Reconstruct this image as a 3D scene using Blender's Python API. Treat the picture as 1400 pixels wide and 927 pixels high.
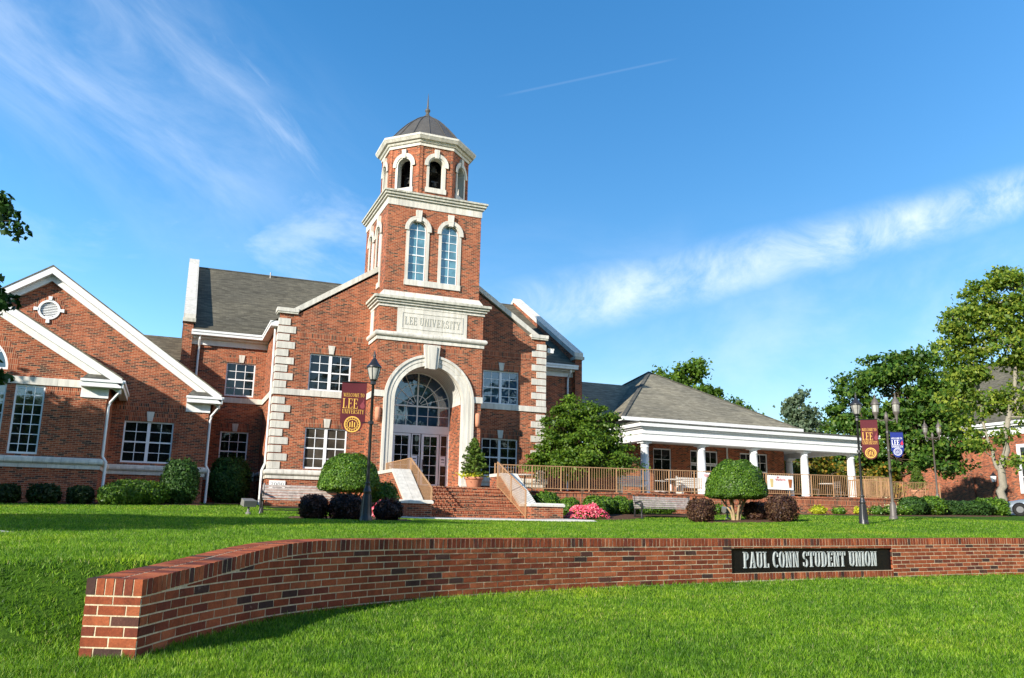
import bpy, math, random
import numpy as np
from mathutils import Vector, Matrix
from mathutils.geometry import tessellate_polygon

for o in list(bpy.data.objects):
    bpy.data.objects.remove(o)
scene = bpy.context.scene
col = scene.collection
RNG = np.random.default_rng(7)
random.seed(7)
R = math.radians

# ------------------------------------------------------------------ camera
EYE = 1.0
def cam_axes(pitch=0.210273, roll=0.0201217, yaw=0.38294):
    cy, sy, cp, sp = math.cos(yaw), math.sin(yaw), math.cos(pitch), math.sin(pitch)
    f = Vector((sy * cp, cy * cp, sp)); r = Vector((cy, -sy, 0)); u = r.cross(f)
    cr, sr = math.cos(roll), math.sin(roll)
    return cr * r + sr * u, -sr * r + cr * u, f
cr_, cu_, cf_ = cam_axes()
cd = bpy.data.cameras.new('camera'); cam = bpy.data.objects.new('camera', cd); col.objects.link(cam)
cam.matrix_world = Matrix(((cr_.x, cu_.x, -cf_.x, 0), (cr_.y, cu_.y, -cf_.y, 0), (cr_.z, cu_.z, -cf_.z, EYE), (0, 0, 0, 1)))
cd.sensor_width = 36; cd.sensor_fit = 'HORIZONTAL'; cd.lens = 1144.03 / 1400 * 36
cd.clip_start = 0.1; cd.clip_end = 3000
scene.camera = cam
scene.render.resolution_x = 1024; scene.render.resolution_y = 678

# ------------------------------------------------------------------ sun, sky, exposure
SUN = Vector((1.64, 1.0, -0.76)).normalized()
sd = bpy.data.lights.new('sun', 'SUN'); sd.energy = 5.0; sd.angle = R(0.53); sd.color = (1.0, 0.93, 0.82)
so = bpy.data.objects.new('sun', sd); col.objects.link(so)
so.rotation_euler = SUN.to_track_quat('-Z', 'Y').to_euler(); so.location = (-30, -20, 30)
scene.view_settings.view_transform = 'Standard'; scene.view_settings.look = 'None'
scene.view_settings.exposure = 0.84; scene.view_settings.gamma = 1.0; scene.view_settings.use_curve_mapping = False

world = bpy.data.worlds.new('World'); scene.world = world; world.use_nodes = True
def build_sky():
    nt = world.node_tree; N = nt.nodes; L = nt.links; N.clear()
    out = N.new('ShaderNodeOutputWorld'); bg = N.new('ShaderNodeBackground'); bg.inputs[1].default_value = 0.15
    sky = N.new('ShaderNodeTexSky'); sky.sky_type = 'NISHITA'; sky.sun_disc = False
    sky.sun_elevation = R(21.6); sky.sun_rotation = R(121.4); sky.altitude = 200
    sky.air_density = 1.0; sky.dust_density = 0.5; sky.ozone_density = 1.6
    hs = N.new('ShaderNodeHueSaturation'); hs.inputs['Saturation'].default_value = 1.38; hs.inputs['Value'].default_value = 1.0
    L.new(sky.outputs[0], hs.inputs['Color'])
    geo = N.new('ShaderNodeNewGeometry')   # Incoming = -direction on the world
    tc = N.new('ShaderNodeTexCoord')
    sep = N.new('ShaderNodeSeparateXYZ'); L.new(tc.outputs['Generated'], sep.inputs[0])
    def M(op, a, b=None, c=None):
        m = N.new('ShaderNodeMath'); m.operation = op
        for i, v in enumerate((a, b, c)):
            if v is None: continue
            if isinstance(v, (int, float)): m.inputs[i].default_value = v
            else: L.new(v, m.inputs[i])
        return m.outputs[0]
    def smooth(v, a, b):
        m = N.new('ShaderNodeMapRange'); m.interpolation_type = 'SMOOTHSTEP'
        L.new(v, m.inputs[0]); m.inputs[1].default_value = a; m.inputs[2].default_value = b
        return m.outputs[0]
    y = M('MAXIMUM', sep.outputs[1], 0.02)
    U = M('DIVIDE', sep.outputs[0], y); V = M('DIVIDE', sep.outputs[2], y)
    front = smooth(sep.outputs[1], 0.1, 0.3)
    def noise(ux, vx, scale, detail=6, rough=0.6, dist=0.0):
        cmb = N.new('ShaderNodeCombineXYZ'); L.new(ux, cmb.inputs[0]); L.new(vx, cmb.inputs[1])
        n = N.new('ShaderNodeTexNoise'); n.inputs['Scale'].default_value = scale; n.inputs['Detail'].default_value = detail
        n.inputs['Roughness'].default_value = rough; n.inputs['Distortion'].default_value = dist
        L.new(cmb.outputs[0], n.inputs['Vector']); return n.outputs['Fac']
    def band(p0, p1, half, fade, curve=0.0):
        """0..1 across a streak from p0 to p1 in the (x/y, z/y) chart; also local along / across coordinates."""
        dx, dv = p1[0] - p0[0], p1[1] - p0[1]; ln = math.hypot(dx, dv); dx /= ln; dv /= ln
        a = M('ADD', M('MULTIPLY', M('SUBTRACT', U, p0[0]), dx), M('MULTIPLY', M('SUBTRACT', V, p0[1]), dv))
        c = M('SUBTRACT', M('MULTIPLY', M('SUBTRACT', V, p0[1]), dx), M('MULTIPLY', M('SUBTRACT', U, p0[0]), dv))
        if curve:
            t = M('DIVIDE', a, ln); c = M('SUBTRACT', c, M('MULTIPLY', M('MULTIPLY', t, M('SUBTRACT', 1.0, t)), curve))
        m = smooth(M('ABSOLUTE', c), half, half * 0.1)
        e = M('MULTIPLY', smooth(a, -fade, fade), smooth(a, ln + fade, ln - fade))
        return M('MULTIPLY', m, e), a, c
    masks = []
    # broad low band on the right
    m, a, c = band((0.34, 0.245), (1.55, 0.66), 0.062, 0.16, -0.05)
    n = noise(M('MULTIPLY', a, 1.0), M('MULTIPLY', c, 1.6), 6.5, 9, 0.66, 0.5)
    masks.append(M('MULTIPLY', M('MULTIPLY', m, smooth(n, 0.22, 0.92)), 0.80))
    # soft veil under the band
    m, a, c = band((0.3, 0.20), (1.5, 0.42), 0.22, 0.3)
    n = noise(a, M('MULTIPLY', c, 2.0), 3.0, 6, 0.6, 0.4)
    masks.append(M('MULTIPLY', M('MULTIPLY', m, smooth(n, 0.35, 0.85)), 0.25))
    # high wisps, upper left
    m, a, c = band((-0.10, 0.64), (0.15, 0.40), 0.055, 0.08, 0.03)
    n = noise(M('MULTIPLY', a, 1.2), M('MULTIPLY', c, 6.0), 5.0, 8, 0.62, 0.6)
    masks.append(M('MULTIPLY', M('MULTIPLY', m, smooth(n, 0.36, 0.9)), 0.30))
    m, a, c = band((-0.30, 0.64), (0.06, 0.40), 0.22, 0.18)
    n = noise(M('MULTIPLY', a, 1.0), M('MULTIPLY', c, 3.0), 3.2, 8, 0.62, 0.5)
    masks.append(M('MULTIPLY', M('MULTIPLY', m, smooth(n, 0.26, 0.95)), 0.52))
    m, a, c = band((-0.26, 0.36), (0.32, 0.33), 0.16, 0.12)
    n = noise(M('MULTIPLY', a, 1.0), M('MULTIPLY', c, 2.0), 4.0, 8, 0.62, 0.8)
    masks.append(M('MULTIPLY', M('MULTIPLY', m, smooth(n, 0.45, 0.85)), 0.4))
    # thin contrail
    m, a, c = band((0.393, 0.580), (0.655, 0.695), 0.0028, 0.03)
    masks.append(M('MULTIPLY', m, 0.045))
    tot = masks[0]
    for k in masks[1:]:
        tot = M('MAXIMUM', tot, k)
    tot = M('MULTIPLY', tot, front)
    # low milky air towards the horizon is left to the sky model itself
    mix = N.new('ShaderNodeMix'); mix.data_type = 'RGBA'
    L.new(tot, mix.inputs['Factor']); L.new(hs.outputs[0], mix.inputs['A']); mix.inputs['B'].default_value = (4.6, 4.95, 5.5, 1)
    L.new(mix.outputs['Result'], bg.inputs[0]); L.new(bg.outputs[0], out.inputs[0])
build_sky()

# ------------------------------------------------------------------ materials
MATS = {}
def mat(name):
    m = bpy.data.materials.new(name); m.use_nodes = True; MATS[name] = m
    return m, m.node_tree.nodes, m.node_tree.links, m.node_tree.nodes['Principled BSDF']
def ramp(N, stops, const=False):
    r = N.new('ShaderNodeValToRGB'); e = r.color_ramp.elements
    if const: r.color_ramp.interpolation = 'CONSTANT'
    while len(e) < len(stops): e.new(0.5)
    for i, (p, c) in enumerate(stops):
        e[i].position = p; e[i].color = (*c, 1)
    return r
def tex_noise(N, L, vec, scale, detail=4, rough=0.55):
    n = N.new('ShaderNodeTexNoise'); n.inputs['Scale'].default_value = scale
    n.inputs['Detail'].default_value = detail; n.inputs['Roughness'].default_value = rough
    if vec is not None: L.new(vec, n.inputs['Vector'])
    return n
def mixc(N, L, f, a, b, blend='MIX'):
    m = N.new('ShaderNodeMix'); m.data_type = 'RGBA'; m.blend_type = blend
    for s, v in (('Factor', f), ('A', a), ('B', b)):
        if isinstance(v, (int, float)): m.inputs[s].default_value = v
        elif isinstance(v, tuple): m.inputs[s].default_value = (*v, 1)
        else: L.new(v, m.inputs[s])
    return m.outputs['Result']
def bump(N, L, bsdf, h, strength, dist):
    b = N.new('ShaderNodeBump'); b.inputs['Strength'].default_value = strength; b.inputs['Distance'].default_value = dist
    L.new(h, b.inputs['Height']); L.new(b.outputs[0], bsdf.inputs['Normal'])

BRICKS = [(0.0, (0.055, 0.028, 0.022)), (0.08, (0.12, 0.034, 0.021)), (0.20, (0.20, 0.046, 0.021)), (0.45, (0.27, 0.061, 0.025)),
          (0.68, (0.33, 0.080, 0.033)), (0.88, (0.395, 0.110, 0.048))]
def brick_mat(name, soldier=False, palette=BRICKS, mortar=(0.42, 0.28, 0.175), msize=0.0062):
    m, N, L, p = mat(name)
    uv = N.new('ShaderNodeUVMap'); vec = uv.outputs[0]
    if soldier:
        mp = N.new('ShaderNodeMapping'); mp.inputs['Rotation'].default_value = (0, 0, R(90)); L.new(vec, mp.inputs[0]); vec = mp.outputs[0]
    t = N.new('ShaderNodeTexBrick'); t.inputs['Scale'].default_value = 1.0
    t.inputs['Brick Width'].default_value = 0.213; t.inputs['Row Height'].default_value = 0.0677
    t.inputs['Mortar Size'].default_value = msize; t.inputs['Mortar Smooth'].default_value = 0.15; t.offset = 0.0 if soldier else 0.5
    t.inputs['Color1'].default_value = (0, 0, 0, 1); t.inputs['Color2'].default_value = (1, 1, 1, 1); t.inputs['Mortar'].default_value = (0.5, 0.5, 0.5, 1)
    L.new(vec, t.inputs['Vector'])
    r = ramp(N, palette, True); L.new(t.outputs['Color'], r.inputs[0])
    geo = N.new('ShaderNodeNewGeometry')
    n1 = tex_noise(N, L, geo.outputs['Position'], 0.55, 5, 0.6)
    r1 = ramp(N, [(0.25, (0.80, 0.80, 0.82)), (0.75, (1.12, 1.1, 1.06))]); L.new(n1.outputs['Fac'], r1.inputs[0])
    n2 = tex_noise(N, L, geo.outputs['Position'], 40, 3, 0.6)
    r2 = ramp(N, [(0.3, (0.82, 0.82, 0.82)), (0.7, (1.15, 1.15, 1.15))]); L.new(n2.outputs['Fac'], r2.inputs[0])
    mps = N.new('ShaderNodeMapping'); mps.inputs['Scale'].default_value = (1.6, 1.6, 0.22); L.new(geo.outputs['Position'], mps.inputs[0])
    n5 = tex_noise(N, L, mps.outputs[0], 1.3, 6, 0.65); r5 = ramp(N, [(0.30, (0.62, 0.60, 0.60)), (0.50, (1.0, 1.0, 1.0)), (0.75, (1.1, 1.07, 1.03))]); L.new(n5.outputs['Fac'], r5.inputs[0])
    c = mixc(N, L, t.outputs['Fac'], r.outputs[0], mortar); c = mixc(N, L, 0.8, c, r5.outputs[0], 'MULTIPLY')
    c = mixc(N, L, 1.0, c, r1.outputs[0], 'MULTIPLY'); c = mixc(N, L, 1.0, c, r2.outputs[0], 'MULTIPLY')
    L.new(c, p.inputs['Base Color']); p.inputs['Roughness'].default_value = 0.85; p.inputs['Specular IOR Level'].default_value = 0.25
    inv = N.new('ShaderNodeMath'); inv.operation = 'SUBTRACT'; inv.inputs[0].default_value = 1; L.new(t.outputs['Fac'], inv.inputs[1])
    bump(N, L, p, inv.outputs[0], 0.5, 0.008)
    return m
brick_mat('brick'); brick_mat('brick_soldier', True)

def plain(name, colr, rough=0.6, spec=0.4, metal=0.0, var=0.12, vscale=3.0, fine=0.08, streak=False, bmp=0.0, joints=False):
    m, N, L, p = mat(name)
    geo = N.new('ShaderNodeNewGeometry'); vec = geo.outputs['Position']
    if streak:
        mp = N.new('ShaderNodeMapping'); mp.inputs['Scale'].default_value = (3.0, 3.0, 0.35); L.new(vec, mp.inputs[0]); vec = mp.outputs[0]
    n = tex_noise(N, L, vec, vscale, 6, 0.62)
    lo = tuple(max(0, c * (1 - var)) for c in colr); hi = tuple(min(1, c * (1 + var)) for c in colr)
    r = ramp(N, [(0.3, lo), (0.7, hi)]); L.new(n.outputs['Fac'], r.inputs[0]); c = r.outputs[0]
    n2 = tex_noise(N, L, geo.outputs['Position'], 60, 2, 0.5)
    r2 = ramp(N, [(0.3, (1 - fine,) * 3), (0.7, (1 + fine,) * 3)]); L.new(n2.outputs['Fac'], r2.inputs[0])
    c = mixc(N, L, 1.0, c, r2.outputs[0], 'MULTIPLY')
    if joints:
        uv = N.new('ShaderNodeUVMap'); t = N.new('ShaderNodeTexBrick'); t.inputs['Scale'].default_value = 1; t.inputs['Brick Width'].default_value = 0.92; t.inputs['Row Height'].default_value = 7.3
        t.inputs['Mortar Size'].default_value = 0.006; t.inputs['Color1'].default_value = (.84, .84, .84, 1); t.inputs['Color2'].default_value = (1.06, 1.05, 1.03, 1); t.inputs['Mortar'].default_value = (.5, .48, .45, 1)
        L.new(uv.outputs[0], t.inputs['Vector']); c = mixc(N, L, 1.0, c, t.outputs['Color'], 'MULTIPLY')
    L.new(c, p.inputs['Base Color'])
    p.inputs['Roughness'].default_value = rough; p.inputs['Specular IOR Level'].default_value = spec; p.inputs['Metallic'].default_value = metal
    if bmp: bump(N, L, p, n2.outputs['Fac'], bmp, 0.01)
    return m
plain('stone', (0.56, 0.535, 0.475), 0.8, 0.3, var=0.20, vscale=2.2, streak=True, bmp=0.15, joints=True)
plain('stone_dark', (0.33, 0.30, 0.26), 0.85, 0.2)
plain('stone_weathered_shade', (0.42, 0.405, 0.34), 0.85, 0.2, var=0.35, vscale=2.5, streak=True)  # weathered stone; on the tower lettering it stands in for shade
plain('white_paint', (0.67, 0.67, 0.655), 0.5, 0.4, var=0.09, vscale=2.0, streak=True)
plain('window_white', (0.72, 0.73, 0.74), 0.45, 0.4, var=0.04)
plain('metal_roof', (0.072, 0.066, 0.058), 0.6, 0.5, var=0.2)
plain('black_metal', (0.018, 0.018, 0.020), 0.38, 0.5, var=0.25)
plain('bronze_metal', (0.10, 0.085, 0.075), 0.5, 0.5, var=0.25)
plain('rail_metal', (0.36, 0.205, 0.105), 0.5, 0.4, var=0.08)
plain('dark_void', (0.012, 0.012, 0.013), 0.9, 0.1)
plain('bell_bronze', (0.10, 0.095, 0.085), 0.4, 0.5, metal=0.6)
plain('concrete', (0.52, 0.49, 0.43), 0.85, 0.2, var=0.15, vscale=4)
plain('mulch', (0.105, 0.058, 0.036), 0.95, 0.1, var=0.5, vscale=14, fine=0.4, bmp=0.8)
plain('terracotta', (0.50, 0.22, 0.13), 0.75, 0.3, var=0.12)
plain('bark_grey', (0.25, 0.225, 0.18), 0.9, 0.15, var=0.2, vscale=7, fine=0.25, streak=True, bmp=0.6)
plain('bark_brown', (0.085, 0.060, 0.043), 0.9, 0.15, var=0.35, vscale=7, fine=0.25, bmp=0.6)
plain('bark_tan', (0.33, 0.245, 0.14), 0.85, 0.15, var=0.3, vscale=8, fine=0.2)
plain('banner_maroon', (0.085, 0.014, 0.020), 0.75, 0.2, var=0.1)
plain('banner_blue', (0.012, 0.024, 0.17), 0.75, 0.2, var=0.1)
plain('gold', (0.62, 0.36, 0.07), 0.6, 0.3, var=0.06)
plain('pale_print', (0.45, 0.45, 0.52), 0.7, 0.2)
plain('flame_print', (0.20, 0.04, 0.05), 0.7, 0.2)
plain('bench_wood', (0.30, 0.26, 0.24), 0.8, 0.2, var=0.35, vscale=9)
plain('sign_black', (0.005, 0.0055, 0.006), 0.5, 0.15, var=0.3, vscale=1.5)
plain('letter_silver', (0.33, 0.37, 0.38), 0.45, 0.5, var=0.2, vscale=20)
plain('sign_white', (0.80, 0.79, 0.76), 0.6, 0.3, var=0.03)
plain('print_red', (0.55, 0.03, 0.05), 0.7, 0.2); plain('print_tan', (0.55, 0.42, 0.20), 0.7, 0.2)
plain('print_brown', (0.33, 0.10, 0.03), 0.7, 0.2); plain('print_orange', (0.75, 0.25, 0.06), 0.7, 0.2)
plain('paper', (0.75, 0.78, 0.82), 0.6, 0.3); plain('print_grey', (0.16, 0.15, 0.14), 0.8, 0.2)
plain('car_paint', (0.30, 0.36, 0.43), 0.25, 0.6, metal=0.5, var=0.02, fine=0.01)
plain('tyre', (0.018, 0.018, 0.018), 0.85, 0.2); plain('alloy', (0.12, 0.123, 0.13), 0.3, 0.5, metal=0.8)
plain('pale_furniture', (0.50, 0.47, 0.42), 0.7, 0.3, var=0.1)
plain('flood_grey', (0.16, 0.155, 0.14), 0.55, 0.4)
plain('soffit', (0.55, 0.54, 0.50), 0.7, 0.2, var=0.05)
plain('headlight', (0.7, 0.72, 0.75), 0.1, 0.6); plain('taillight', (0.4, 0.02, 0.02), 0.2, 0.6)

def glass_mat(name, base, ior, rough=0.03, wav=0.04):
    m, N, L, p = mat(name)
    geo = N.new('ShaderNodeNewGeometry')
    n = tex_noise(N, L, geo.outputs['Position'], 1.7, 3, 0.5)
    lo = tuple(c * 0.6 for c in base); hi = tuple(c * 1.4 for c in base)
    r = ramp(N, [(0.35, lo), (0.65, hi)]); L.new(n.outputs['Fac'], r.inputs[0]); L.new(r.outputs[0], p.inputs['Base Color'])
    p.inputs['Roughness'].default_value = rough; p.inputs['IOR'].default_value = ior
    n2 = tex_noise(N, L, geo.outputs['Position'], 1.1, 2, 0.5); bump(N, L, p, n2.outputs['Fac'], wav, 0.3)
    return m
glass_mat('glass', (0.006, 0.007, 0.008), 1.5)
glass_mat('glass_coated', (0.008, 0.010, 0.012), 2.5)
glass_mat('glass_sky_tint', (0.010, 0.036, 0.080), 1.9)  # blue base colour stands in for reflected sky
glass_mat('glass_teal', (0.075, 0.165, 0.19), 2.0)
glass_mat('glass_blind', (0.055, 0.046, 0.036), 1.45)
glass_mat('lamp_glass', (0.35, 0.34, 0.31), 1.5, 0.15)
glass_mat('car_glass', (0.01, 0.012, 0.015), 1.7)

def shingle_mat(name, a, b):
    m, N, L, p = mat(name)
    uv = N.new('ShaderNodeUVMap')
    t = N.new('ShaderNodeTexBrick'); t.inputs['Scale'].default_value = 1; t.inputs['Brick Width'].default_value = 0.30; t.inputs['Row Height'].default_value = 0.14
    t.inputs['Mortar Size'].default_value = 0.008; t.inputs['Color1'].default_value = (0, 0, 0, 1); t.inputs['Color2'].default_value = (1, 1, 1, 1)
    t.inputs['Mortar'].default_value = (0.1, 0.1, 0.1, 1); L.new(uv.outputs[0], t.inputs['Vector'])
    r = ramp(N, [(0.0, a), (1.0, b)]); L.new(t.outputs['Color'], r.inputs[0])
    mp = N.new('ShaderNodeMapping'); mp.inputs['Scale'].default_value = (0.5, 2.4, 1); mp.inputs['Rotation'].default_value = (0, 0, R(18)); L.new(uv.outputs[0], mp.inputs[0])
    n = tex_noise(N, L, mp.outputs[0], 1.3, 7, 0.7)
    r1 = ramp(N, [(0.3, (0.72, 0.72, 0.72)), (0.7, (1.3, 1.28, 1.2))]); L.new(n.outputs['Fac'], r1.inputs[0])
    c = mixc(N, L, 1.0, r.outputs[0], r1.outputs[0], 'MULTIPLY')
    geo = N.new('ShaderNodeNewGeometry'); n3 = tex_noise(N, L, geo.outputs['Position'], 0.25, 3, 0.5)
    r3 = ramp(N, [(0.35, (0.85, 0.85, 0.85)), (0.65, (1.12, 1.1, 1.06))]); L.new(n3.outputs['Fac'], r3.inputs[0])
    c = mixc(N, L, 1.0, c, r3.outputs[0], 'MULTIPLY')
    L.new(c, p.inputs['Base Color']); p.inputs['Roughness'].default_value = 0.95; p.inputs['Specular IOR Level'].default_value = 0.1
    bump(N, L, p, t.outputs['Color'], 0.4, 0.02)
shingle_mat('shingles', (0.080, 0.074, 0.058), (0.145, 0.134, 0.105))
shingle_mat('shingles_light', (0.15, 0.138, 0.108), (0.25, 0.23, 0.18))
shingle_mat('shingles_dark', (0.06, 0.062, 0.06), (0.11, 0.11, 0.10))

def leaf_mat(name, stops, trans=0.35, rough=0.5, spec=0.3):
    m, N, L, p = mat(name)
    geo = N.new('ShaderNodeNewGeometry'); r = ramp(N, stops); L.new(geo.outputs['Random Per Island'], r.inputs[0])
    n = tex_noise(N, L, geo.outputs['Position'], 0.9, 3, 0.5)
    r2 = ramp(N, [(0.3, (0.78, 0.80, 0.78)), (0.7, (1.22, 1.18, 1.1))]); L.new(n.outputs['Fac'], r2.inputs[0])
    c = mixc(N, L, 1.0, r.outputs[0], r2.outputs[0], 'MULTIPLY')
    L.new(c, p.inputs['Base Color']); p.inputs['Roughness'].default_value = rough; p.inputs['Specular IOR Level'].default_value = spec
    tr = N.new('ShaderNodeBsdfTranslucent'); tint = mixc(N, L, 1.0, c, (1.5, 1.5, 0.6), 'MULTIPLY'); L.new(tint, tr.inputs[0])
    ms = N.new('ShaderNodeMixShader'); ms.inputs[0].default_value = trans
    out = N['Material Output']; L.new(p.outputs[0], ms.inputs[1]); L.new(tr.outputs[0], ms.inputs[2]); L.new(ms.outputs[0], out.inputs[0])
leaf_mat('leaf_maple', [(0, (0.040, 0.090, 0.010)), (0.5, (0.075, 0.150, 0.014)), (1, (0.140, 0.215, 0.022))])
leaf_mat('leaf_tree', [(0, (0.026, 0.072, 0.012)), (0.6, (0.062, 0.142, 0.018)), (1, (0.15, 0.22, 0.030))])
leaf_mat('leaf_light', [(0, (0.055, 0.115, 0.016)), (0.5, (0.125, 0.21, 0.026)), (1, (0.32, 0.36, 0.05))], 0.42)
leaf_mat('leaf_hazy', [(0, (0.06, 0.10, 0.06)), (1, (0.14, 0.19, 0.12))])
leaf_mat('leaf_dark', [(0, (0.010, 0.026, 0.006)), (1, (0.030, 0.060, 0.012))])
leaf_mat('leaf_box', [(0, (0.030, 0.078, 0.008)), (0.6, (0.070, 0.155, 0.012)), (1, (0.145, 0.25, 0.020))], 0.2, 0.45, 0.35)
leaf_mat('leaf_holly', [(0, (0.014, 0.040, 0.010)), (0.6, (0.030, 0.078, 0.014)), (1, (0.055, 0.115, 0.020))], 0.15, 0.55, 0.2)
leaf_mat('leaf_purple', [(0, (0.030, 0.014, 0.014)), (0.6, (0.075, 0.036, 0.026)), (1, (0.14, 0.080, 0.038))], 0.2, 0.5, 0.25)
leaf_mat('leaf_plum', [(0, (0.012, 0.007, 0.009)), (1, (0.045, 0.024, 0.022))], 0.15, 0.5, 0.25)
leaf_mat('leaf_orange', [(0, (0.05, 0.10, 0.015)), (0.55, (0.14, 0.16, 0.02)), (1, (0.38, 0.20, 0.03))])
leaf_mat('leaf_conifer', [(0, (0.05, 0.11, 0.012)), (1, (0.15, 0.22, 0.035))], 0.25)
leaf_mat('leaf_lime', [(0, (0.25, 0.30, 0.02)), (1, (0.50, 0.50, 0.03))])
leaf_mat('petal_pink', [(0, (0.60, 0.05, 0.14)), (0.7, (0.80, 0.13, 0.22)), (1, (0.85, 0.35, 0.38))], 0.3)
leaf_mat('petal_pale', [(0, (0.55, 0.50, 0.12)), (1, (0.75, 0.72, 0.5))], 0.3)

def grass_mats():
    m, N, L, p = mat('grass_blade')
    geo = N.new('ShaderNodeNewGeometry')
    r = ramp(N, [(0, (0.038, 0.115, 0.005)), (0.45, (0.115, 0.25, 0.010)), (0.86, (0.24, 0.41, 0.026)), (0.96, (0.28, 0.38, 0.08)), (1.0, (0.34, 0.33, 0.14))])
    L.new(geo.outputs['Random Per Island'], r.inputs[0])
    n = tex_noise(N, L, geo.outputs['Position'], 1.4, 5, 0.6)
    r2 = ramp(N, [(0.3, (0.72, 0.80, 0.75)), (0.7, (1.25, 1.14, 1.1))]); L.new(n.outputs['Fac'], r2.inputs[0])
    c = mixc(N, L, 1.0, r.outputs[0], r2.outputs[0], 'MULTIPLY')
    n3 = tex_noise(N, L, geo.outputs['Position'], 0.33, 4, 0.6); r3 = ramp(N, [(0.32, (0.68, 0.78, 0.85)), (0.52, (1.0, 1.0, 1.0)), (0.70, (1.42, 1.15, 1.15))]); L.new(n3.outputs['Fac'], r3.inputs[0]); c = mixc(N, L, 1.0, c, r3.outputs[0], 'MULTIPLY')
    n4 = tex_noise(N, L, geo.outputs['Position'], 5.5, 4, 0.65); r4 = ramp(N, [(0.32, (0.50, 0.58, 0.6)), (0.5, (1.0, 1.0, 1.0)), (0.68, (1.3, 1.2, 1.1))]); L.new(n4.outputs['Fac'], r4.inputs[0]); c = mixc(N, L, 1.0, c, r4.outputs[0], 'MULTIPLY')
    L.new(c, p.inputs['Base Color'])
    p.inputs['Roughness'].default_value = 0.5; p.inputs['Specular IOR Level'].default_value = 0.25
    tr = N.new('ShaderNodeBsdfTranslucent'); tint = mixc(N, L, 1.0, c, (1.4, 1.45, 0.7), 'MULTIPLY'); L.new(tint, tr.inputs[0])
    ms = N.new('ShaderNodeMixShader'); ms.inputs[0].default_value = 0.4
    L.new(p.outputs[0], ms.inputs[1]); L.new(tr.outputs[0], ms.inputs[2]); L.new(ms.outputs[0], N['Material Output'].inputs[0])
    m, N, L, p = mat('lawn_soil')
    geo = N.new('ShaderNodeNewGeometry')
    n = tex_noise(N, L, geo.outputs['Position'], 30, 6, 0.75)
    r = ramp(N, [(0.3, (0.025, 0.060, 0.008)), (0.5, (0.055, 0.125, 0.010)), (0.72, (0.10, 0.19, 0.018))]); L.new(n.outputs['Fac'], r.inputs[0])
    n2 = tex_noise(N, L, geo.outputs['Position'], 0.8, 5, 0.6)
    r2 = ramp(N, [(0.3, (0.75, 0.82, 0.75)), (0.7, (1.2, 1.12, 1.1))]); L.new(n2.outputs['Fac'], r2.inputs[0])
    c = mixc(N, L, 1.0, r.outputs[0], r2.outputs[0], 'MULTIPLY'); L.new(c, p.inputs['Base Color'])
    p.inputs['Roughness'].default_value = 0.9; p.inputs['Specular IOR Level'].default_value = 0.1
    bump(N, L, p, n.outputs['Fac'], 0.9, 0.05)
grass_mats()

# near sign wall: every brick is modelled, colour per brick from a colour attribute
def near_brick():
    m, N, L, p = mat('wall_brick')
    a = N.new('ShaderNodeAttribute'); a.attribute_name = 'tone'
    r = ramp(N, [(0.0, (0.045, 0.026, 0.022)), (0.07, (0.075, 0.036, 0.028)), (0.14, (0.15, 0.036, 0.020)), (0.42, (0.215, 0.050, 0.019)),
                 (0.70, (0.28, 0.072, 0.027)), (1.0, (0.37, 0.112, 0.045))]); L.new(a.outputs['Fac'], r.inputs[0])
    geo = N.new('ShaderNodeNewGeometry')
    n = tex_noise(N, L, geo.outputs['Position'], 55, 5, 0.7); r2 = ramp(N, [(0.3, (0.72, 0.72, 0.74)), (0.7, (1.2, 1.17, 1.12))]); L.new(n.outputs['Fac'], r2.inputs[0])
    n3 = tex_noise(N, L, geo.outputs['Position'], 9, 4, 0.6); r3 = ramp(N, [(0.35, (0.85, 0.85, 0.87)), (0.7, (1.1, 1.08, 1.06))]); L.new(n3.outputs['Fac'], r3.inputs[0])
    c = mixc(N, L, 1.0, r.outputs[0], r2.outputs[0], 'MULTIPLY'); c = mixc(N, L, 1.0, c, r3.outputs[0], 'MULTIPLY')
    mps = N.new('ShaderNodeMapping'); mps.inputs['Scale'].default_value = (1.7, 1.7, 0.7); L.new(geo.outputs['Position'], mps.inputs[0])
    n4 = tex_noise(N, L, mps.outputs[0], 1.6, 7, 0.7); r4 = ramp(N, [(0.32, (0.55, 0.54, 0.55)), (0.52, (1, 1, 1)), (0.74, (1.18, 1.12, 1.08))]); L.new(n4.outputs['Fac'], r4.inputs[0]); c = mixc(N, L, 0.9, c, r4.outputs[0], 'MULTIPLY')
    n6 = tex_noise(N, L, geo.outputs['Position'], 14, 6, 0.75); r6 = ramp(N, [(0.62, (0, 0, 0)), (0.74, (0.55, 0.55, 0.55))]); L.new(n6.outputs['Fac'], r6.inputs[0]); c = mixc(N, L, r6.outputs[0], c, (0.36, 0.27, 0.20))
    L.new(c, p.inputs['Base Color']); p.inputs['Roughness'].default_value = 0.85; p.inputs['Specular IOR Level'].default_value = 0.25
    bump(N, L, p, n.outputs['Fac'], 0.7, 0.005)
near_brick()
plain('mortar', (0.50, 0.42, 0.29), 0.9, 0.15, var=0.22, vscale=6, fine=0.2, bmp=0.5)

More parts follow.
